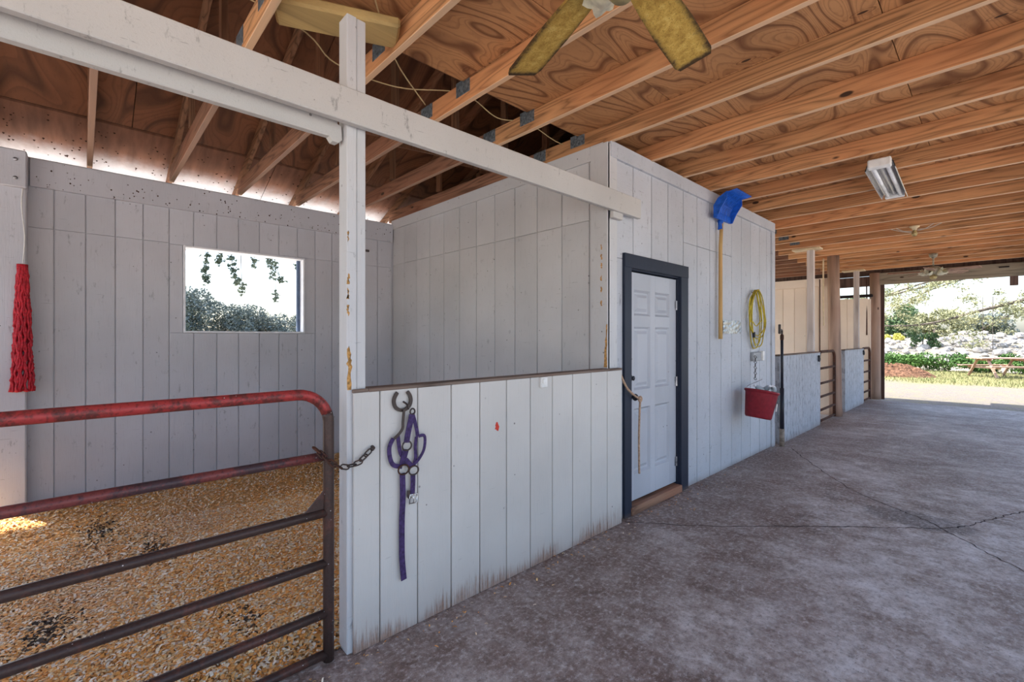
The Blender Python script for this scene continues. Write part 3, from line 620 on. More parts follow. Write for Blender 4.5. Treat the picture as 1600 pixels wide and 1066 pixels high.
# chain from gate to half wall
ch = thing('chain', 'rusty chain fastening the near gate to the half wall', 'chain', (0, .8, .9))
path = smooth_path([(-.01, -.035, .095), (.025, 0.0, .05), (.032, .05, .012), (.03, .095, .005), (.03, .14, .012), (.025, .18, .04), (.018, .215, .062)], 12)
acc = 0; last = path[0]; k = 0; step_ = .030
for p in path:
    if k == 0 or (p-last).length >= step_:
        d = (p-last).normalized() if k else Vector((.5, .6, -.6)).normalized(); n_ = Vector((1, 0, 0)) if k % 2 else Vector((.2, .3, 1)); n_ = (n_-d*n_.dot(d)).normalized(); w_ = d.cross(n_)
        pts = []
        for q in range(16):
            a = 2*PI*q/16; pts.append(p+d*(math.cos(a)*.0125+(.009 if math.cos(a) > 0 else -.009))+w_*math.sin(a)*.0105)
        MB().tube(pts, .0038, 6, True).build('link', 'rust' if k < 5 else 'iron', ch, smooth=True); last = p; k += 1
MB().tube([(-.0, .225, .068), (.02, .222, .066), (.028, .21, .062)], .009, 8).build('screw_hook', 'iron', ch, smooth=True)

# ------------------------------------------------------------------ horseshoe hook, halter
hs = thing('horseshoe_hook', 'dark iron horseshoe hook fixed on the half wall', 'hook', (0, 1.183, 1.13))
U = [(-.028, .092), (-.043, .07), (-.048, .045), (-.040, .02), (-.020, .004), (0, 0), (.020, .004), (.040, .02), (.048, .045), (.043, .07), (.028, .092)]
MB().ribbon(smooth_path([(.012, a, b) for a, b in U], 4), .017, .010).build('shoe', 'iron', hs)
MB().tube(smooth_path([(.0, .012, .04), (.035, .012, .03), (.05, .012, .01), (.05, .012, .035)], 5), .005, 8).build('peg', 'iron', hs, smooth=True)
hl = thing('halter', 'purple nylon horse halter hanging from the horseshoe hook', 'halter', (.006, 1.183, .27))
def hp(cx, cy, x=.012): return (x, (cx-207)*.00124, 1.163-(cy-210)*.001096-.27)
def strap(pts, w=.025, mat='purple_nylon', th=.003): return MB().ribbon(smooth_path([hp(*p) for p in pts], 5), w, th).build('strap', mat, hl)
strap([(208, 238, .02), (203, 290, .02), (200, 322, .022), (182, 345, .024), (163, 362, .022)], .013, 'iron', .006)
strap([(163, 362), (146, 400), (149, 450), (165, 485), (203, 500)], .022)
strap([(180, 352, .02), (186, 400, .018), (196, 440, .015), (216, 462, .012)], .020)
strap([(240, 262, .03), (229, 310, .03), (222, 350, .027), (217, 390, .024)], .032)
strap([(246, 258, .022), (258, 300, .02), (268, 345, .02), (272, 372, .018)], .020)
strap([(268, 372, .014), (264, 420, .012), (266, 470, .012), (255, 505, .012)], .017)
strap([(274, 370, .022), (296, 368, .03), (302, 395, .03), (297, 440, .026), (277, 480, .018), (252, 505, .012)], .016)
strap([(216, 420, .022), (207, 460, .018), (203, 495, .014)], .034)
strap([(216, 470, .018), (235, 495, .016), (248, 510, .014)], .028)
strap([(204, 530), (205, 640, .014), (202, 740), (201, 830, .013), (203, 930), (211, 1025)], .031)
strap([(253, 545), (252, 590, .014), (249, 640, .014)], .027)
strap([(230, 615, .018), (228, 640, .02), (240, 655, .018)], .016, 'iron')
for (a, b, r_, sx) in ((220, 405, .026, 1), (205, 512, .027, 1.1), (252, 526, .025, 1.1), (246, 250, .017, .8)):
    MB().torus(hp(a, b, .022), r_, .0042, (1, 0, 0), sx=sx, sy=.9).build('ring', 'iron' if r_ < .0265 else 'rust', hl, smooth=True)
bk = MB(); c = hp(250, 655, .022); bk.tube([(c[0], c[1]-.022, c[2]-.024), (c[0], c[1]+.020, c[2]-.026), (c[0], c[1]+.022, c[2]+.018), (c[0], c[1]-.020, c[2]+.022)], .0045, 8, True); bk.tube([(c[0]+.003, c[1], c[2]-.025), (c[0]+.003, c[1], c[2]+.022)], .003, 6)
o = bk.build('buckle', 'chrome', hl, smooth=True)
# ------------------------------------------------------------------ red hay net
nt = thing('hay_net', 'empty red knotted hay net hanging on the corner post', 'hay net', (-3.335, -.352, 1.06))
prof = lambda z: .024+.042*(1-z/1.03)**.85 if z > .06 else .066
for k in range(22):
    a0 = 2*PI*k/22+random.uniform(-.1, .1); sw = random.uniform(-.5, .5); pts = []
    for q in range(34):
        z = 1.03-1.03*q/33+(random.uniform(-.03, .0) if q == 33 else 0); r_ = prof(z)*(random.uniform(.72, 1.08)); a = a0+sw*q/33+.13*math.sin(q*1.3+k*1.9)
        pts.append((max(-.025, r_*math.cos(a)*.55), r_*math.sin(a), max(.0, z)))
    MB().tube(pts, [.0075+.0035*(q % 3 == 0) for q in range(34)], 5).build('cord', 'net_red', nt, smooth=True)
MB().tube(smooth_path([(0, 0, 1.02), (.005, .012, 1.25), (-.01, -.006, 1.5), (-.02, .0, 1.65)], 5), .004, 6).build('draw_string', 'white_plastic', nt, smooth=True)

# ------------------------------------------------------------------ manure fork
fk = thing('manure_fork', 'blue plastic manure fork with wooden handle hung upside down', 'fork', (.0, 5.09, 1.48))
MB().tube([(.0, 0, 0), (.0, 0, .5), (.0, 0, 1.0), (.012, 0, 1.26)], [.022, .021, .020, .018], 12).build('handle', 'handle_wood', fk, smooth=True)
MB().lathe([(.027, 1.20), (.027, 1.27), (.032, 1.30)], 14).build('socket', 'blue_plastic', fk, smooth=True)
MB().box((.02, .0, 1.325), (.03, .40, .07), .008).build('head_bar', 'blue_plastic', fk)
for k in range(17):
    y = -.19+.38*k/16; MB().tube([(.012, y, 1.33), (.02, y, 1.40), (.06, y, 1.48), (.15, y, 1.535), (.25, y*1.02, 1.545)], .0075, 6).build('tine', 'blue_plastic', fk, smooth=True)
for s_ in (-1, 1):
    MB().add([(.01, s_*.195, 1.29), (.01, s_*.195, 1.42), (.055, s_*.195, 1.49), (.15, s_*.196, 1.545), (.15, s_*.199, 1.47), (.09, s_*.199, 1.38), (.05, s_*.197, 1.29)]+[(.01, s_*.205, 1.29), (.01, s_*.205, 1.42), (.055, s_*.205, 1.49), (.15, s_*.206, 1.545), (.15, s_*.209, 1.47), (.09, s_*.209, 1.38), (.05, s_*.207, 1.29)],
             [tuple(range(7)), tuple(range(13, 6, -1))]+[(i, (i+1) % 7, (i+1) % 7+7, i+7) for i in range(7)]).build('side_wall', 'blue_plastic', fk)
for x, z in ((.042, 1.45), (.10, 1.51)): MB().tube([(x, -.2, z), (x, .2, z)], .007, 6).build('cross_bar', 'blue_plastic', fk, smooth=True)
# metal patch plate
pl = thing('metal_plate', 'crumpled shiny metal plate nailed beside the fork handle', 'plate', (-.046, 5.26, 1.54))
vs = []; nx, nz = 14, 6
for j in range(nz+1):
    for i in range(nx+1): vs.append((.006+random.uniform(-.003, .004), .52*i/nx, .155*j/nz))
MB().add(vs, [(j*(nx+1)+i, j*(nx+1)+i+1, (j+1)*(nx+1)+i+1, (j+1)*(nx+1)+i) for j in range(nz) for i in range(nx)]).build('sheet', 'galvanized', pl)
for (a, b) in ((.02, .02), (.5, .02), (.02, .135), (.5, .135)): MB().lathe([(.006, 0), (.004, .004), (0, .005)], 8, cap1=False).build('nail_head', 'galvanized', pl, (.009, a, b), (0, PI/2, 0))
# yellow cord coil
yc = thing('extension_cord', 'yellow extension cord coiled on a nail by storage room corner', 'cord', (-.03, 6.16, 1.36))
for k in range(6):
    w_ = random.uniform(.17, .30); b_ = [0, .05, .12, .28, .02, .16][k]; x_ = .012+.009*k; sk = random.uniform(-.05, .08)
    pts = [(x_, sk*.3, .73), (x_, -w_*.7, .60), (x_, -w_+sk, .35), (x_, -w_*.6+sk, b_+.05), (x_, sk, b_), (x_, w_*.7+sk, b_+.06), (x_, w_+sk, .36), (x_, w_*.6, .62), (x_+.004, sk*.3+.01, .735)]
    MB().tube(smooth_path(pts, 6), .0068, 6).build('loop', 'yellow_rubber', yc, smooth=True)
MB().tube([(-.02, 0, .70), (.06, 0, .715)], .005, 8).build('nail', 'iron', yc); MB().box((.06, -.155, .17), (.03, .03, .07), .006).build('plug', 'black_pipe', yc)
ob = thing('outlet_box', 'grey outlet box with white cover under the yellow cord', 'outlet', (-.046, 6.10, 1.20))
MB().box((.02, .14, .055), (.04, .26, .11), .006).build('box', 'grey_plastic', ob); MB().box((.035, .30, .06), (.055, .05, .12), .005).build('cover', 'white_plastic', ob)
# bucket
bx = thing('bucket', 'dark red plastic bucket of leaves hung by storage room corner', 'bucket', (.19, 5.66, .57)); bx.rotation_euler = (R(-11), R(4), 0)
MB().lathe([(.0, .0), (.128, .0), (.140, .02), (.168, .28), (.174, .295), (.182, .30), (.182, .318), (.170, .318), (.160, .29), (.132, .03), (0, .025)], 28, cap0=False, cap1=False).build('tub', 'red_plastic', bx, smooth=True)
fill = MB()
for _ in range(130):
    a = random.uniform(0, 2*PI); r_ = .155*math.sqrt(random.random()); c = Vector((r_*math.cos(a), r_*math.sin(a), .27+.05*random.random()*(1-r_/.2))); e_ = Euler((random.uniform(-.8, .8), random.uniform(-.8, .8), random.uniform(0, 6))).to_matrix()
    fill.add([c+e_ @ Vector(q) for q in ((-.035, 0, 0), (0, -.014, .006), (.04, 0, 0), (0, .014, .006))], [(0, 1, 2, 3)])
fill.lathe([(.0, .255), (.157, .255), (.158, .262), (.0, .275)], 20, cap0=False, cap1=False); o = fill.build('leaf_litter', 'leaf_litter', bx); o['kind'] = 'stuff'
MB().tube(smooth_path([(-.19, 0, .30), (-.17, .05, .36), (-.10, .1, .42), (-.05, .12, .46)], 5), .004, 6).build('bail', 'galvanized', bx, smooth=True)
MB().box((.160, .05, .15), (.012, .07, .09), .004, Matrix.Rotation(.3, 3, 'Z')).build('sticker', 'white_plastic', bx)
for (dx, dy, rot_) in ((.02, .10, .9), (-.05, .05, -.6), (.08, .13, .2)):
    b = thing('bottle', ['clear plastic bottle lying on leaves against the bucket rim', 'clear plastic bottle tilted at the bucket wall side', 'clear plastic bottle poking past the bucket edge'][[.9, -.6, .2].index(rot_)], 'bottle', (.19+dx, 5.80+dy, .895), rot_); b.rotation_euler = (R(62), 0, rot_)
    MB().lathe([(.0, 0), (.026, 0), (.030, .01), (.030, .075), (.024, .095), (.012, .108), (.012, .122), (0, .122)], 16, (0, 0, -.06), False, False).build('body', 'clear_plastic', b, smooth=True); MB().lathe([(.014, .0), (.014, .018), (0, .019)], 12, (0, 0, .056), True, False).build('cap', 'window_white', b)
bc = thing('bucket_chain', 'short dark chain holding the red bucket on the wall corner', 'chain', (.02, 6.02, .96))
for k in range(9): MB().torus((.02-.004*k, -.0+.035*(8-k)/8*0+.012*k, .03+.033*k), .011, .0035, (1, 0, 0) if k % 2 else (0, 1, 0), 14, 6, 1, 1.6 if k % 2 == 0 else 1.6).build('link', 'iron', bc, smooth=True)
# hydrant
hy = thing('hydrant', 'black pipe water hydrant standing at the storage room far corner', 'hydrant', (.045, 7.015, 0))
MB().tube([(0, 0, .0), (0, 0, .24)], .032, 12).build('base_sleeve', 'grey_wood', hy, smooth=True); MB().tube([(0, 0, .22), (0, 0, .8)], .027, 12).build('casing', 'black_pipe', hy, smooth=True); MB().tube([(0, 0, .78), (0, 0, 1.50)], .018, 12).build('pipe', 'black_pipe', hy, smooth=True)
MB().tube(smooth_path([(0, 0, 1.5), (0, 0, 1.58), (.0, -.03, 1.60), (.0, -.09, 1.60)], 5), .013, 10).build('spout', 'iron', hy, smooth=True); MB().box((0, -.10, 1.61), (.03, .025, .13), .006).build('lever', 'iron', hy); MB().lathe([(.02, 1.46), (.024, 1.48), (.024, 1.52), (.016, 1.54)], 12).build('collar', 'rust', hy, smooth=True)

# ------------------------------------------------------------------ far stalls: posts and partitions
def sq_post(x, y, label, mat='pale_post', plate=True):
    p = thing('square_post', label, 'post', (x, y, 0)); board('shaft', mat, p, (0, 0, 1.51), (.10, .10, 3.02), .006)
    if plate: board('bearing_plate', 'tan_board', p, (-.05, -.02, 3.035), (.42, .22, .03), .003)
    return p
sq_post(-.16, 9.28, 'square pinkish post with tan plate behind the weathered half wall'); sq_post(-.16, 13.05, 'square grey post just before the barn end post')
def round_post(x, y, r_, label, lean=0, mat='post_wood', h_=3.05):
    p = thing('round_post', label, 'post', (x, y, 0)); prof = [(r_*1.06, 0), (r_, .2), (r_*.98, 1.2), (r_*.95, 2.2), (r_*.93, h_)]
    m = MB().tube([(lean*z*.02, lean*z*.01, z) for _, z in prof], [q for q, _ in prof], 16).build('log', mat, p, smooth=True); return p
rp1 = round_post(-.04, 10.48, .105, 'stout round log post between the two far stalls', -.6); rp2 = round_post(.04, 14.0, .115, 'round log post at the barn end opening')
tag(MB().box((.16, 14.08, 1.5), (.10, .05, 3.0), .004).build('jamb_board', 'dark_timber'), 'dark upright board against the barn end post', 'board')
wp1 = MB().box((-1.85, 10.66, 1.32), (3.42, .06, 2.68)).build('wall_far_partition', 'cream_paint'); tag(wp1, 'cream board partition behind the first far gate', 'wall', kind='structure')
siding(wp1, 'cream_paint', 'x', 10.63, [-3.5+.21*k for k in range(17)], 0, 2.49, sgn=-1); board('top_board', 'cream_paint', wp1, (-1.9, 10.61, 2.58), (3.3, .03, .16), .004)
wp2 = MB().box((-1.72, 13.86, 1.2), (3.4, .06, 2.44)).build('wall_end', 'cream_paint'); tag(wp2, 'cream board end wall behind the farthest gate', 'wall', kind='structure')
siding(wp2, 'cream_paint', 'x', 13.83, [-3.42+.21*k for k in range(17)], 0, 2.44, sgn=-1)
board('ragged_top', 'dark_void', wp2, (-.35, 13.82, 2.50), (.75, .08, .07), .02)
eh = thing('end_header', 'weathered grey header beam over the barn end opening', 'beam', (1.25, 14.0, 2.76)); board('beam', 'header_wood', eh, (.20, 0, .14), (2.9, .10, .28), .006)
board('dark_header', 'dark_timber', eh, (-3.2, 0, .10), (3.9, .08, .24), .006)
MB().box((.92, -.055, .20), (.15, .02, .025)).build('slot', 'dark_void', eh); MB().box((1.06, .0, -.09), (.12, .09, .20), .006).build('hanger_block', 'dark_timber', eh)
gb = MB().add([(x, y, z) for y in (14.06, 14.11) for x, z in ((-4.1, 3.0), (3.0, 3.0), (3.0, 3.02), (-.5, 4.44), (-4.1, 3.02))], [(0, 1, 2, 3, 4), (9, 8, 7, 6, 5)]+[(i, i+5, (i+1) % 5+5, (i+1) % 5) for i in range(5)]).build('wall_gable', 'dark_timber'); tag(gb, 'dark gable boards above the barn end header', 'wall', kind='structure')
for i, (yy, lb) in enumerate(((14.0, 'square post at the right edge of the barn end opening'), (10.4, 'outer aisle post opposite the round log post'), (6.9, 'outer aisle post opposite the bucket'), (3.4, 'outer aisle post opposite the storage door'), (-2.6, 'outer aisle post behind the viewer'))):
    q = thing('aisle_post', lb, 'post', (2.52, yy, 0)); board('shaft', 'pale_post', q, (0, 0, 1.5), (.13, .13, 3.0), .006)
q = thing('aisle_header', 'plate beam along the open outer side of the aisle', 'beam', (2.6, 5.6, 2.9)); board('beam', 'grey_wood', q, (0, 0, .08), (.04, 17, .16), .004)
# conduits on round posts
def conduit(pts, label, r_=.012, mat='rust'): tag(MB().tube(smooth_path(pts, 5), r_, 8).build('conduit', mat, smooth=True), label, 'pipe')
conduit([(-.20, 10.30, 3.0), (-.20, 10.30, 2.2), (-.19, 10.29, 1.72)], 'rusty conduit running down beside the round log post', .012, 'tan_board'); conduit([(-.24, 10.22, 2.6), (-.24, 10.22, 1.4), (-.24, 10.22, .05)], 'thin dark rod standing behind the first far gate', .010)
conduit([(-.10, 13.85, 2.9), (-.09, 13.83, 2.2), (-.09, 13.82, 1.55)], 'rusty conduit beside the barn end post', .014)
for (y, z, lb) in ((9.05, 1.13, 'black snap hook on the first weathered half wall'), (12.80, 1.14, 'black snap hook on the farthest half wall')):
    q = thing('snap_hook', lb, 'hook', (.0, y, z)); MB().torus((.02, 0, 0), .035, .012, (1, 0, 0)).build('eye', 'black_pipe', q, smooth=True); MB().box((.015, 0, .045), (.03, .03, .04), .005).build('plate', 'black_pipe', q)

# ------------------------------------------------------------------ ceiling fans, lights
def make_fan(label, loc, angs, Rb, bw, rodz, blademat, shades):
    f = thing('ceiling_fan', label, 'ceiling fan', loc)
    MB().lathe([(.0, .0), (.055, .0), (.10, .03), (.115, .07), (.115, .12), (.07, .15), (.025, .16)], 24, (0, 0, -.06), False, True).build('motor', 'fan_metal', f, smooth=True)
    MB().tube([(0, 0, .08), (0, 0, rodz)], .013, 10).build('downrod', 'fan_metal', f, smooth=True); MB().lathe([(.02, -.09), (.06, -.05), (.065, 0)], 20, (0, 0, rodz)).build('canopy', 'fan_metal', f, smooth=True)
    pr = [(.17, -bw*.36), (.28, -bw*.42), (.45, -bw*.48), (Rb-.04, -bw*.5), (Rb, -bw*.42), (Rb, bw*.42), (Rb-.04, bw*.5), (.45, bw*.48), (.28, bw*.42), (.17, bw*.36)]; n_ = len(pr)
    me = MB().add([(x, y, .005) for x, y in pr]+[(x, y, -.005) for x, y in pr], [tuple(range(n_)), tuple(range(2*n_-1, n_-1, -1))]+[(i, i+n_, (i+1) % n_+n_, (i+1) % n_) for i in range(n_)]).mesh('blade', blademat)
    mi = MB().add([(.08, -.02, 0), (.14, -.012, .0), (.21, -.04, .006), (.21, .04, .006), (.14, .012, 0), (.08, .02, 0), (.08, -.02, .006), (.14, -.012, .006), (.21, -.04, .012), (.21, .04, .012), (.14, .012, .006), (.08, .02, .006)],
                  [(5, 4, 3, 2, 1, 0), (6, 7, 8, 9, 10, 11)]+[(i, (i+1) % 6, (i+1) % 6+6, i+6) for i in range(6)]).mesh('blade_iron', 'brass')
    for a in angs:
        b = put('blade', me, f, (0, 0, 0), (R(-13), 0, R(a))); put('blade_iron', mi, b, (0, 0, -.012))
    if shades:
        MB().lathe([(.0, -.15), (.03, -.15), (.055, -.12), (.055, -.09), (.03, -.06)], 18, cap0=False).build('light_hub', 'brass', f, smooth=True)
        for a in shades:
            s_ = put('lamp_shade', _shade(), f, (.075*math.cos(R(a)), .075*math.sin(R(a)), -.06), (0, R(62), R(a)))
    return f
_sh = []
def _shade():
    if not _sh:
        m = MB(); N = 24; prof = [(.018, 0), (.022, .012), (.040, .045), (.047, .075), (.045, .095), (.060, .125)]; vs = []
        for i, (r_, z) in enumerate(prof):
            for k in range(N):
                w_ = 1+(.13*math.cos(6*2*PI*k/N) if i == 5 else .04*math.cos(6*2*PI*k/N)); vs.append((r_*w_*math.cos(2*PI*k/N), r_*w_*math.sin(2*PI*k/N), z+(.012*math.cos(6*2*PI*k/N) if i == 5 else 0)))
        M_ = len(prof); fs = [(i*N+k, i*N+(k+1) % N, (i+1)*N+(k+1) % N, (i+1)*N+k) for i in range(M_-1) for k in range(N)]
        me = m.add(vs, fs).mesh('lamp_shade', 'frosted_glass', True); _sh.append(me)
    return _sh[0]
make_fan('mouldy yellow bladed ceiling fan above the near aisle', (1.265, 1.244, 2.72), (98, 161, 233, 305, 20), .74, .16, .33, 'fan_blade_paint', (75, 147, 219, 291, 3))
make_fan('small dusty ceiling fan hanging by the far barn opening', (1.26, 11.5, 2.72), (-20, 52, 124, 196, 268), .66, .14, .33, 'post_wood', (36, 108, 180, 252, 324))
li = thing('fluorescent_light', 'metal two tube fluorescent fixture hanging below the joists', 'light', (1.36, 5.60, 2.955), R(2.0))
board('end_box', 'white_plastic', li, (0, -.585, .045), (.16, .08, .075), .008); board('end_box', 'white_plastic', li, (0, .62, .055), (.16, .05, .09), .008)
MB().add([(x, y, z) for y in (-.56, .62) for (x, z) in ((-.10, .0), (-.085, .055), (-.035, .065), (0, .03), (.035, .065), (.085, .055), (.10, .0), (.105, .003), (.09, .06), (.04, .075), (0, .075), (-.04, .075), (-.09, .06), (-.105, .003))],
         [(i, (i+1) % 14, (i+1) % 14+14, i+14) for i in range(14)]).build('reflector', 'reflector', li)
for x in (-.05, .05): MB().tube([(x, -.555, .028), (x, .59, .028)], .016, 12).build('tube', 'tube_glass', li, smooth=True)
for y in (-.5, .5): MB().tube([(0, y, .075), (0, y, .11)], .004, 6).build('hanger', 'iron', li)
ls = thing('lamp_socket', 'cobwebbed bulb socket on the joists beyond the fluorescent light', 'lamp', (1.28, 8.5, 3.06))
MB().lathe([(.055, 0), (.055, -.02), (.03, -.035), (.025, -.06)], 18).build('base', 'tan_board', ls, smooth=True); MB().lathe([(.013, -.06), (.03, -.09), (.034, -.115), (.022, -.14), (0, -.146)], 16, cap1=False).build('bulb', 'brass', ls, smooth=True)
for (a, b) in (((-.2, 0, -.0), (-.03, 0, -.07)), ((.2, 0, 0), (.03, 0, -.07)), ((-.26, .02, 0), (-.02, 0, -.09)), ((.28, 0, -.005), (.03, 0, -.05))): MB().tube(smooth_path([a, ((a[0]+b[0])/2, 0, -.055), b], 4), .005, 5).build('cobweb', 'dust_web', ls)

# ------------------------------------------------------------------ outdoors
def leaves(centres, N, size, squash=.8, shell=.55):
    c = np.array([q[:3] for q in centres]); rad = np.array([q[3] for q in centres]); w = rad**2; idx = RNG.choice(len(c), N, p=w/w.sum())
    d = RNG.normal(size=(N, 3)); d /= np.linalg.norm(d, axis=1, keepdims=True); r_ = rad[idx]*(shell+(1-shell)*RNG.random(N)); P = c[idx]+d*r_[:, None]*np.array((1, 1, squash))
    u = RNG.normal(size=(N, 3)); u /= np.linalg.norm(u, axis=1, keepdims=True); v = np.cross(u, RNG.normal(size=(N, 3))); v /= np.linalg.norm(v, axis=1, keepdims=True)
    L = size*RNG.uniform(.6, 1.4, N)[:, None]; V = np.stack([P-u*L, P+v*L*.45, P+u*L, P-v*L*.45], 1).reshape(-1, 3)
    return V, np.arange(N*4).reshape(-1, 4)
def np_mesh(name, V, F_, mat):
    me = bpy.data.meshes.new(name); me.vertices.add(len(V)); me.vertices.foreach_set('co', V.reshape(-1)); me.loops.add(F_.size); me.loops.foreach_set('vertex_index', F_.reshape(-1).astype(np.int32))
    me.polygons.add(len(F_)); me.polygons.foreach_set('loop_start', np.arange(0, F_.size, F_.shape[1], dtype=np.int32)); me.update(calc_edges=True); me.materials.append(M[mat]); return me
def tree(label, loc, h_, crown, mat, N, size, trunk=.2, name='tree', group=None, limbs=5):
    """crown: list of (x, y, z, r) lumps in local space"""
    t_ = thing(name, label, 'tree', loc, 0, group)
    top = Vector((0, 0, h_*.55)); MB().tube([(0, 0, -.2), (.03, 0, h_*.25), top], [trunk*1.2, trunk, trunk*.7], 8).build('trunk', 'bark', t_, smooth=True)
    for q in crown[:limbs]:
        a = Vector((0, 0, h_*.3)); b = Vector(q[:3]); MB().tube(smooth_path([a, (a+b)/2+Vector((0, 0, .15*(b-a).length*.5)), b], 4), [trunk*.5*(1-.8*k/8) for k in range(9)], 6).build('branch', 'bark', t_, smooth=True)
    V, F_ = leaves(crown, N, size); o = put('foliage', np_mesh('foliage', V, F_, mat), t_); o['kind'] = 'stuff'; return t_
def lumps(n_, rx, ry, z0, z1, r0, r1):
    return [(random.uniform(-rx, rx), random.uniform(-ry, ry), random.uniform(z0, z1), random.uniform(r0, r1)) for _ in range(n_)]
# trees through the stall window (to the west)
for i, (y, h_, lb) in enumerate(((4.0, 8.6, 'tall grey green tree at the left edge of the window view'), (9.5, 9.0, 'large grey green tree left of centre through the window'), (14.6, 7.6, 'rounded grey green tree in the middle of the window view'), (19.2, 5.6, 'low grey shrubby tree right of centre through the window'), (25.5, 5.8, 'hazy tree behind the dark window strip'))):
    tree(lb, (-62-2*i, y, .3), h_, lumps(26, 2.9, 2.2, h_*.05, h_*.70, 1.0, 1.6), 'leaf_grey', 9000, .16, .25, 'oak_tree')
# drooping branches outside the window
dt = thing('drooping_tree', 'leafy twigs drooping into the top of the window view', 'tree', (-9.6, -3.0, 0))
MB().tube([(0, 0, -.2), (0, 0, 2.5), (.1, .3, 5.0)], [.3, .25, .18], 10).build('trunk', 'bark', dt, smooth=True); MB().tube(smooth_path([(.1, .3, 4.8), (.3, 2.5, 5.2), (.5, 5, 5.0), (.6, 7.5, 4.6)], 5), [.14-.006*k for k in range(16)], 8).build('branch', 'bark', dt, smooth=True)
V_ = []; cen = []
for (y, zt, dy, dens, z0_) in ((4.45, 3.25, .05, 9, 5), (4.85, 2.62, .02, 26, 5), (5.1, 3.08, .03, 14, 5), (5.35, 2.60, .22, 26, 5), (5.75, 3.1, .02, 12, 5), (5.55, 2.45, .05, 7, 3.0), (6.05, 2.80, .30, 18, 5), (6.2, 2.36, .03, 5, 2.9), (6.3, 2.75, .42, 16, 5), (6.75, 2.45, .05, 6, 2.8), (6.7, 3.15, .1, 22, 5), (6.9, 3.0, .1, 22, 5)):
    x = random.uniform(.3, .9); pts = smooth_path([(x, y-dy, 5.0), (x, y-dy*.9, (zt+5)/2+.4), (x, y-dy*.4, zt+.55), (x, y, zt)], 6)
    MB().tube(pts, [.012-.0004*k for k in range(len(pts))], 5).build('twig', 'bark', dt)
    for k in range(dens*4):
        q = random.random()*(.55 if dens > 10 else .2); p = pts[-1-int(q*20)]; cen.append((p.x+random.gauss(0, .03), p.y+random.gauss(0, .035), p.z+random.gauss(0, .03), .03))
V, F_ = leaves(cen, 3600, .036); o = put('foliage', np_mesh('foliage', V, F_, 'leaf_hang'), dt); o['kind'] = 'stuff'
# beyond the far opening: stone bank, bushes, oak, far trees
bank = MB(); nb = 40; bxs = np.linspace(-26, 22, nb); bys = np.linspace(30.0, 64, 30); bv = []
bank_z = lambda x, y: -.12+max(0, min(1, (y-30.5)/9.0))**.8*(1.45+.3*math.sin(x*.31+1)+.12*math.sin(x*1.3))
for y in bys:
    for x in bxs: bv.append((x, y, bank_z(x, y)))
tag(bank.add(bv, [(j*nb+i, j*nb+i+1, j*nb+nb+i+1, j*nb+nb+i) for j in range(29) for i in range(nb-1)]).build('earth_bank', 'bank_soil', smooth=True), 'low pale earth bank rising behind the green bushes', 'bank', kind='structure')
rocks = [MB().blob((0, 0, 0), (1, .85, .62), .55, 1).mesh('rock', 'rock_white') for _ in range(7)]
placed = []
for k in range(900):
    x = random.uniform(-7.5, 5.0); y = random.uniform(31.0, 39.5); s_ = random.uniform(.15, .36)
    if len(placed) >= 190 or any((x-a)**2+(y-b)**2 < (1.05*(s_+c))**2 for a, b, c in placed): continue
    placed.append((x, y, s_))
    r_ = put('rock', rocks[k % 7], None, (x, y, bank_z(x, y)+s_*.25), (random.uniform(-.4, .4), random.uniform(-.4, .4), random.uniform(0, 6))); r_.scale = (s_, s_, s_); tag(r_, 'white limestone rock in the rubble bank behind the bushes', 'rock', 'limestone rocks of the rubble bank')
for k, (x, lb) in enumerate(((-4.6, 'green bush at the left end of the row by the stone bank'), (-3.3, 'green bush second from the left below the rocks'), (-2.1, 'green bush third from the left below the rocks'), (-.9, 'green bush in the middle of the row by the bank'), (.3, 'green bush left of the picnic table'), (1.5, 'green bush directly behind the picnic table'), (2.8, 'green bush at the right end behind the table'))):
    b = thing('bush', lb, 'bush', (x, 29.6+random.uniform(-.3, .3), -.1)); V, F_ = leaves(lumps(9, .65, .4, .15, .62, .22, .42), 2600, .055); o = put('foliage', np_mesh('foliage', V, F_, 'leaf_bush'), b); o['kind'] = 'stuff'
    for s_ in range(3): MB().tube([(random.uniform(-.2, .2), 0, 0), (random.uniform(-.4, .4), 0, .6)], .015, 5).build('stem', 'bark', b)
for (x, y, lb) in ((-4.5, 38.5, 'yellow green weeds on top of the bank at the left'), (-2.2, 38.8, 'yellow green weeds on the bank crest near the middle')):
    b = thing('weed_clump', lb, 'weeds', (x, y, bank_z(x, y))); V, F_ = leaves(lumps(7, 1.1, .5, .05, .3, .15, .3), 1500, .06); o = put('foliage', np_mesh('foliage', V, F_, 'leaf_yellow'), b); o['kind'] = 'stuff'
    MB().tube([(0, 0, -.1), (.05, 0, .4)], .012, 5).build('stem', 'bark', b)
b = thing('bush', 'dark scrubby bush growing among the white rocks', 'bush', (-.9, 35.5, bank_z(-.9, 35.5))); V, F_ = leaves(lumps(8, .5, .3, .15, .8, .2, .35), 1500, .06); o = put('foliage', np_mesh('foliage', V, F_, 'leaf_dark'), b); o['kind'] = 'stuff'; MB().tube([(0, 0, -.1), (0, 0, .6)], .03, 6).build('stem', 'bark', b)
ok = thing('oak_tree', 'spreading oak with pale leafy limbs over the stone bank', 'tree', (8.5, 36, .9))
MB().tube([(0, 0, -.6), (-.1, 0, 2.0), (-.5, 0, 4.2)], [.5, .42, .34], 12).build('trunk', 'bark', ok, smooth=True); cen = []
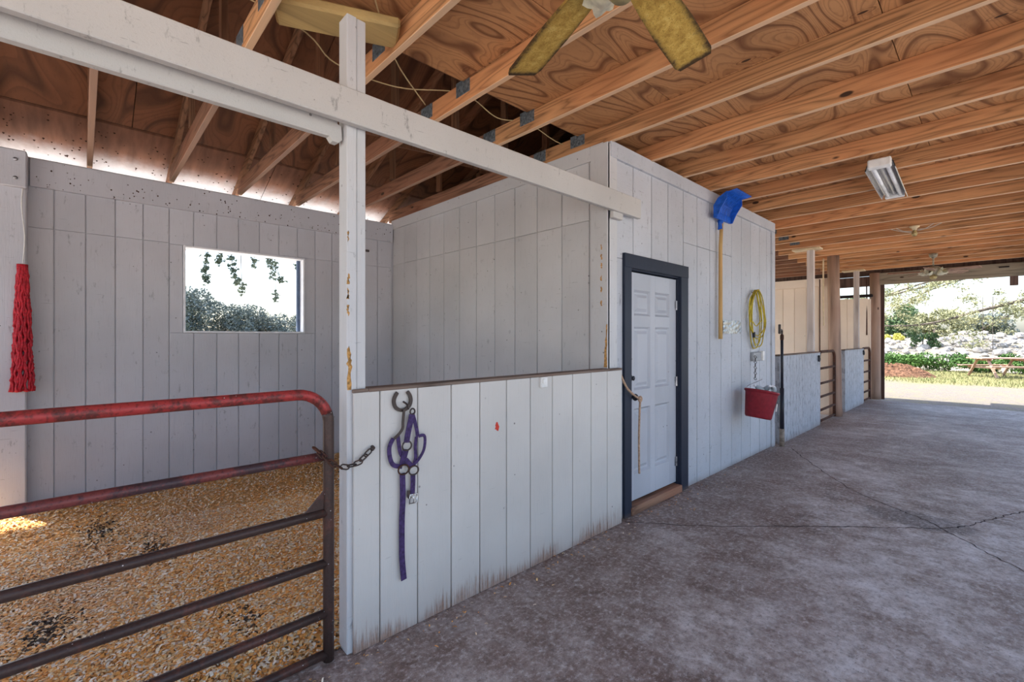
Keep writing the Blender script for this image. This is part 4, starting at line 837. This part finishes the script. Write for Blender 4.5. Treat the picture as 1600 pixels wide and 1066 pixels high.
for (pts, r_) in (([(-.4, 0, 3.6), (-3.5, -.5, 3.1), (-6.5, -1, 2.2), (-9.5, -1.2, 1.3), (-12.5, -1.5, 1.4)], .13), ([(-.3, 0, 3.9), (-3, .8, 4.6), (-7, 1, 4.2), (-11, .5, 3.2), (-14.5, 0, 2.3)], .14), ([(-.3, 0, 4.0), (-2.5, -1.6, 4.9), (-6, -2.5, 4.4), (-9.5, -3, 3.4), (-12, -3.2, 2.4)], .11), ([(-4.5, -.7, 2.8), (-6.2, -1.2, 1.6), (-7.6, -1.5, .6)], .05), ([(-7, 1, 4.2), (-9, 0, 3.4), (-10.5, -.8, 2.4)], .06), ([(0, 0, 4.2), (2, 1, 6), (3, 2, 7)], .14)):
    sp_ = smooth_path(pts, 6); MB().tube(sp_, [max(.012, r_*(1-.85*k/len(sp_))) for k in range(len(sp_))], 7).build('limb', 'bark', ok, smooth=True)
    for p in sp_[4:]:
        for _ in range(2): cen.append((p.x+random.gauss(0, .35), p.y+random.gauss(0, .5), p.z+random.gauss(.15, .35), random.uniform(.25, .6)))
V, F_ = leaves(cen, 17000, .062, .7, .1); o = put('foliage', np_mesh('foliage', V, F_, 'leaf_oak'), ok); o['kind'] = 'stuff'
for (x, y, h_, mt, lb) in ((-9.5, 58, 5.4, 'leaf_dark', 'dark green tree beyond the bank at the left'), (-5.8, 62, 4.2, 'leaf_dark', 'dark green tree beyond the bank near the middle'), (-2.5, 66, 3.6, 'leaf_oak', 'pale low tree beyond the bank in the middle'), (1.0, 75, 3.4, 'leaf_grey', 'small grey tree far beyond the picnic table'), (-13, 60, 6.5, 'leaf_dark', 'tall dark green tree half hidden by the barn post')):
    tree(lb, (x, y, 1.1), h_, lumps(13, 1.9, 1.4, h_*.2, h_*.75, .7, 1.2), mt, 4200, .15, .2)
# rope swing hanging from the oak
sw = thing('rope_swing', 'two thin ropes hanging from the oak over the rocks', 'rope swing', (1.55, 34.2, 1.0))
for x in (0, .35): MB().tube([(x, 0, -.15), (x*1.02, .05, 2.6)], .012, 5).build('rope', 'bark', sw)
MB().box((.175, 0, -.16), (.5, .2, .03), .004).build('seat', 'bark', sw)
# mulch heap, grass, picnic table
mh = MB(); n_ = 34; vs = []
for j in range(n_):
    for i in range(n_):
        x = -1.5+3.0*i/(n_-1); y = -1+2.0*j/(n_-1); d = (x/1.4)**2+(y/.9)**2; vs.append((x, y, .46*max(0, 1-d)**.8*(.75+.5*random.random())-.02))
tag(mh.add(vs, [(j*n_+i, j*n_+i+1, j*n_+n_+i+1, j*n_+n_+i) for j in range(n_-1) for i in range(n_-1)]).build('mulch_heap', 'mulch', None, (-.95, 24.6, -.1)), 'low heap of brown mulch on the grass past the lane', 'heap', kind='stuff')
N = 9000; x = RNG.uniform(-7, 5, N); y = RNG.uniform(21.3, 30, N); hgt = RNG.uniform(.04, .13, N); a = RNG.uniform(0, 6.3, N); z = np.full(N, -.1)
dx = np.cos(a)*.012; dy = np.sin(a)*.012; V = np.stack([np.stack([x-dx, y-dy, z], 1), np.stack([x+dx, y+dy, z], 1), np.stack([x+RNG.normal(0, .03, N), y+RNG.normal(0, .03, N), z+hgt], 1)], 1).reshape(-1, 3)
o = put('grass', np_mesh('grass', V, np.arange(N*3).reshape(-1, 3), 'grass_blade')); tag(o, 'short sunlit grass beyond the gravel lane', 'grass', kind='stuff')
pt = thing('picnic_table', 'weathered wooden picnic table on the grass by bushes', 'picnic table', (2.15, 26.6, -.1), R(38))
for k in range(5): board('top_plank', 'table_wood', pt, (0, -.31+.155*k, .76), (1.85, .145, .04), .004)
for s_ in (-1, 1):
    for k in range(2): board('seat_plank', 'table_wood', pt, (0, s_*(.62+.14*k), .45), (1.85, .13, .04), .004)
    for x in (-.62, .62): MB().beam((x, s_*.22, .74), (x, s_*.68, 0), .04, .09, (1, 0, 0)).build('leg', 'table_wood', pt)
for x in (-.62, .62): board('seat_bearer', 'table_wood', pt, (x+.04, 0, .40), (.04, 1.5, .09), .004); board('cleat', 'table_wood', pt, (x+.04, 0, .70), (.04, .7, .08), .004)
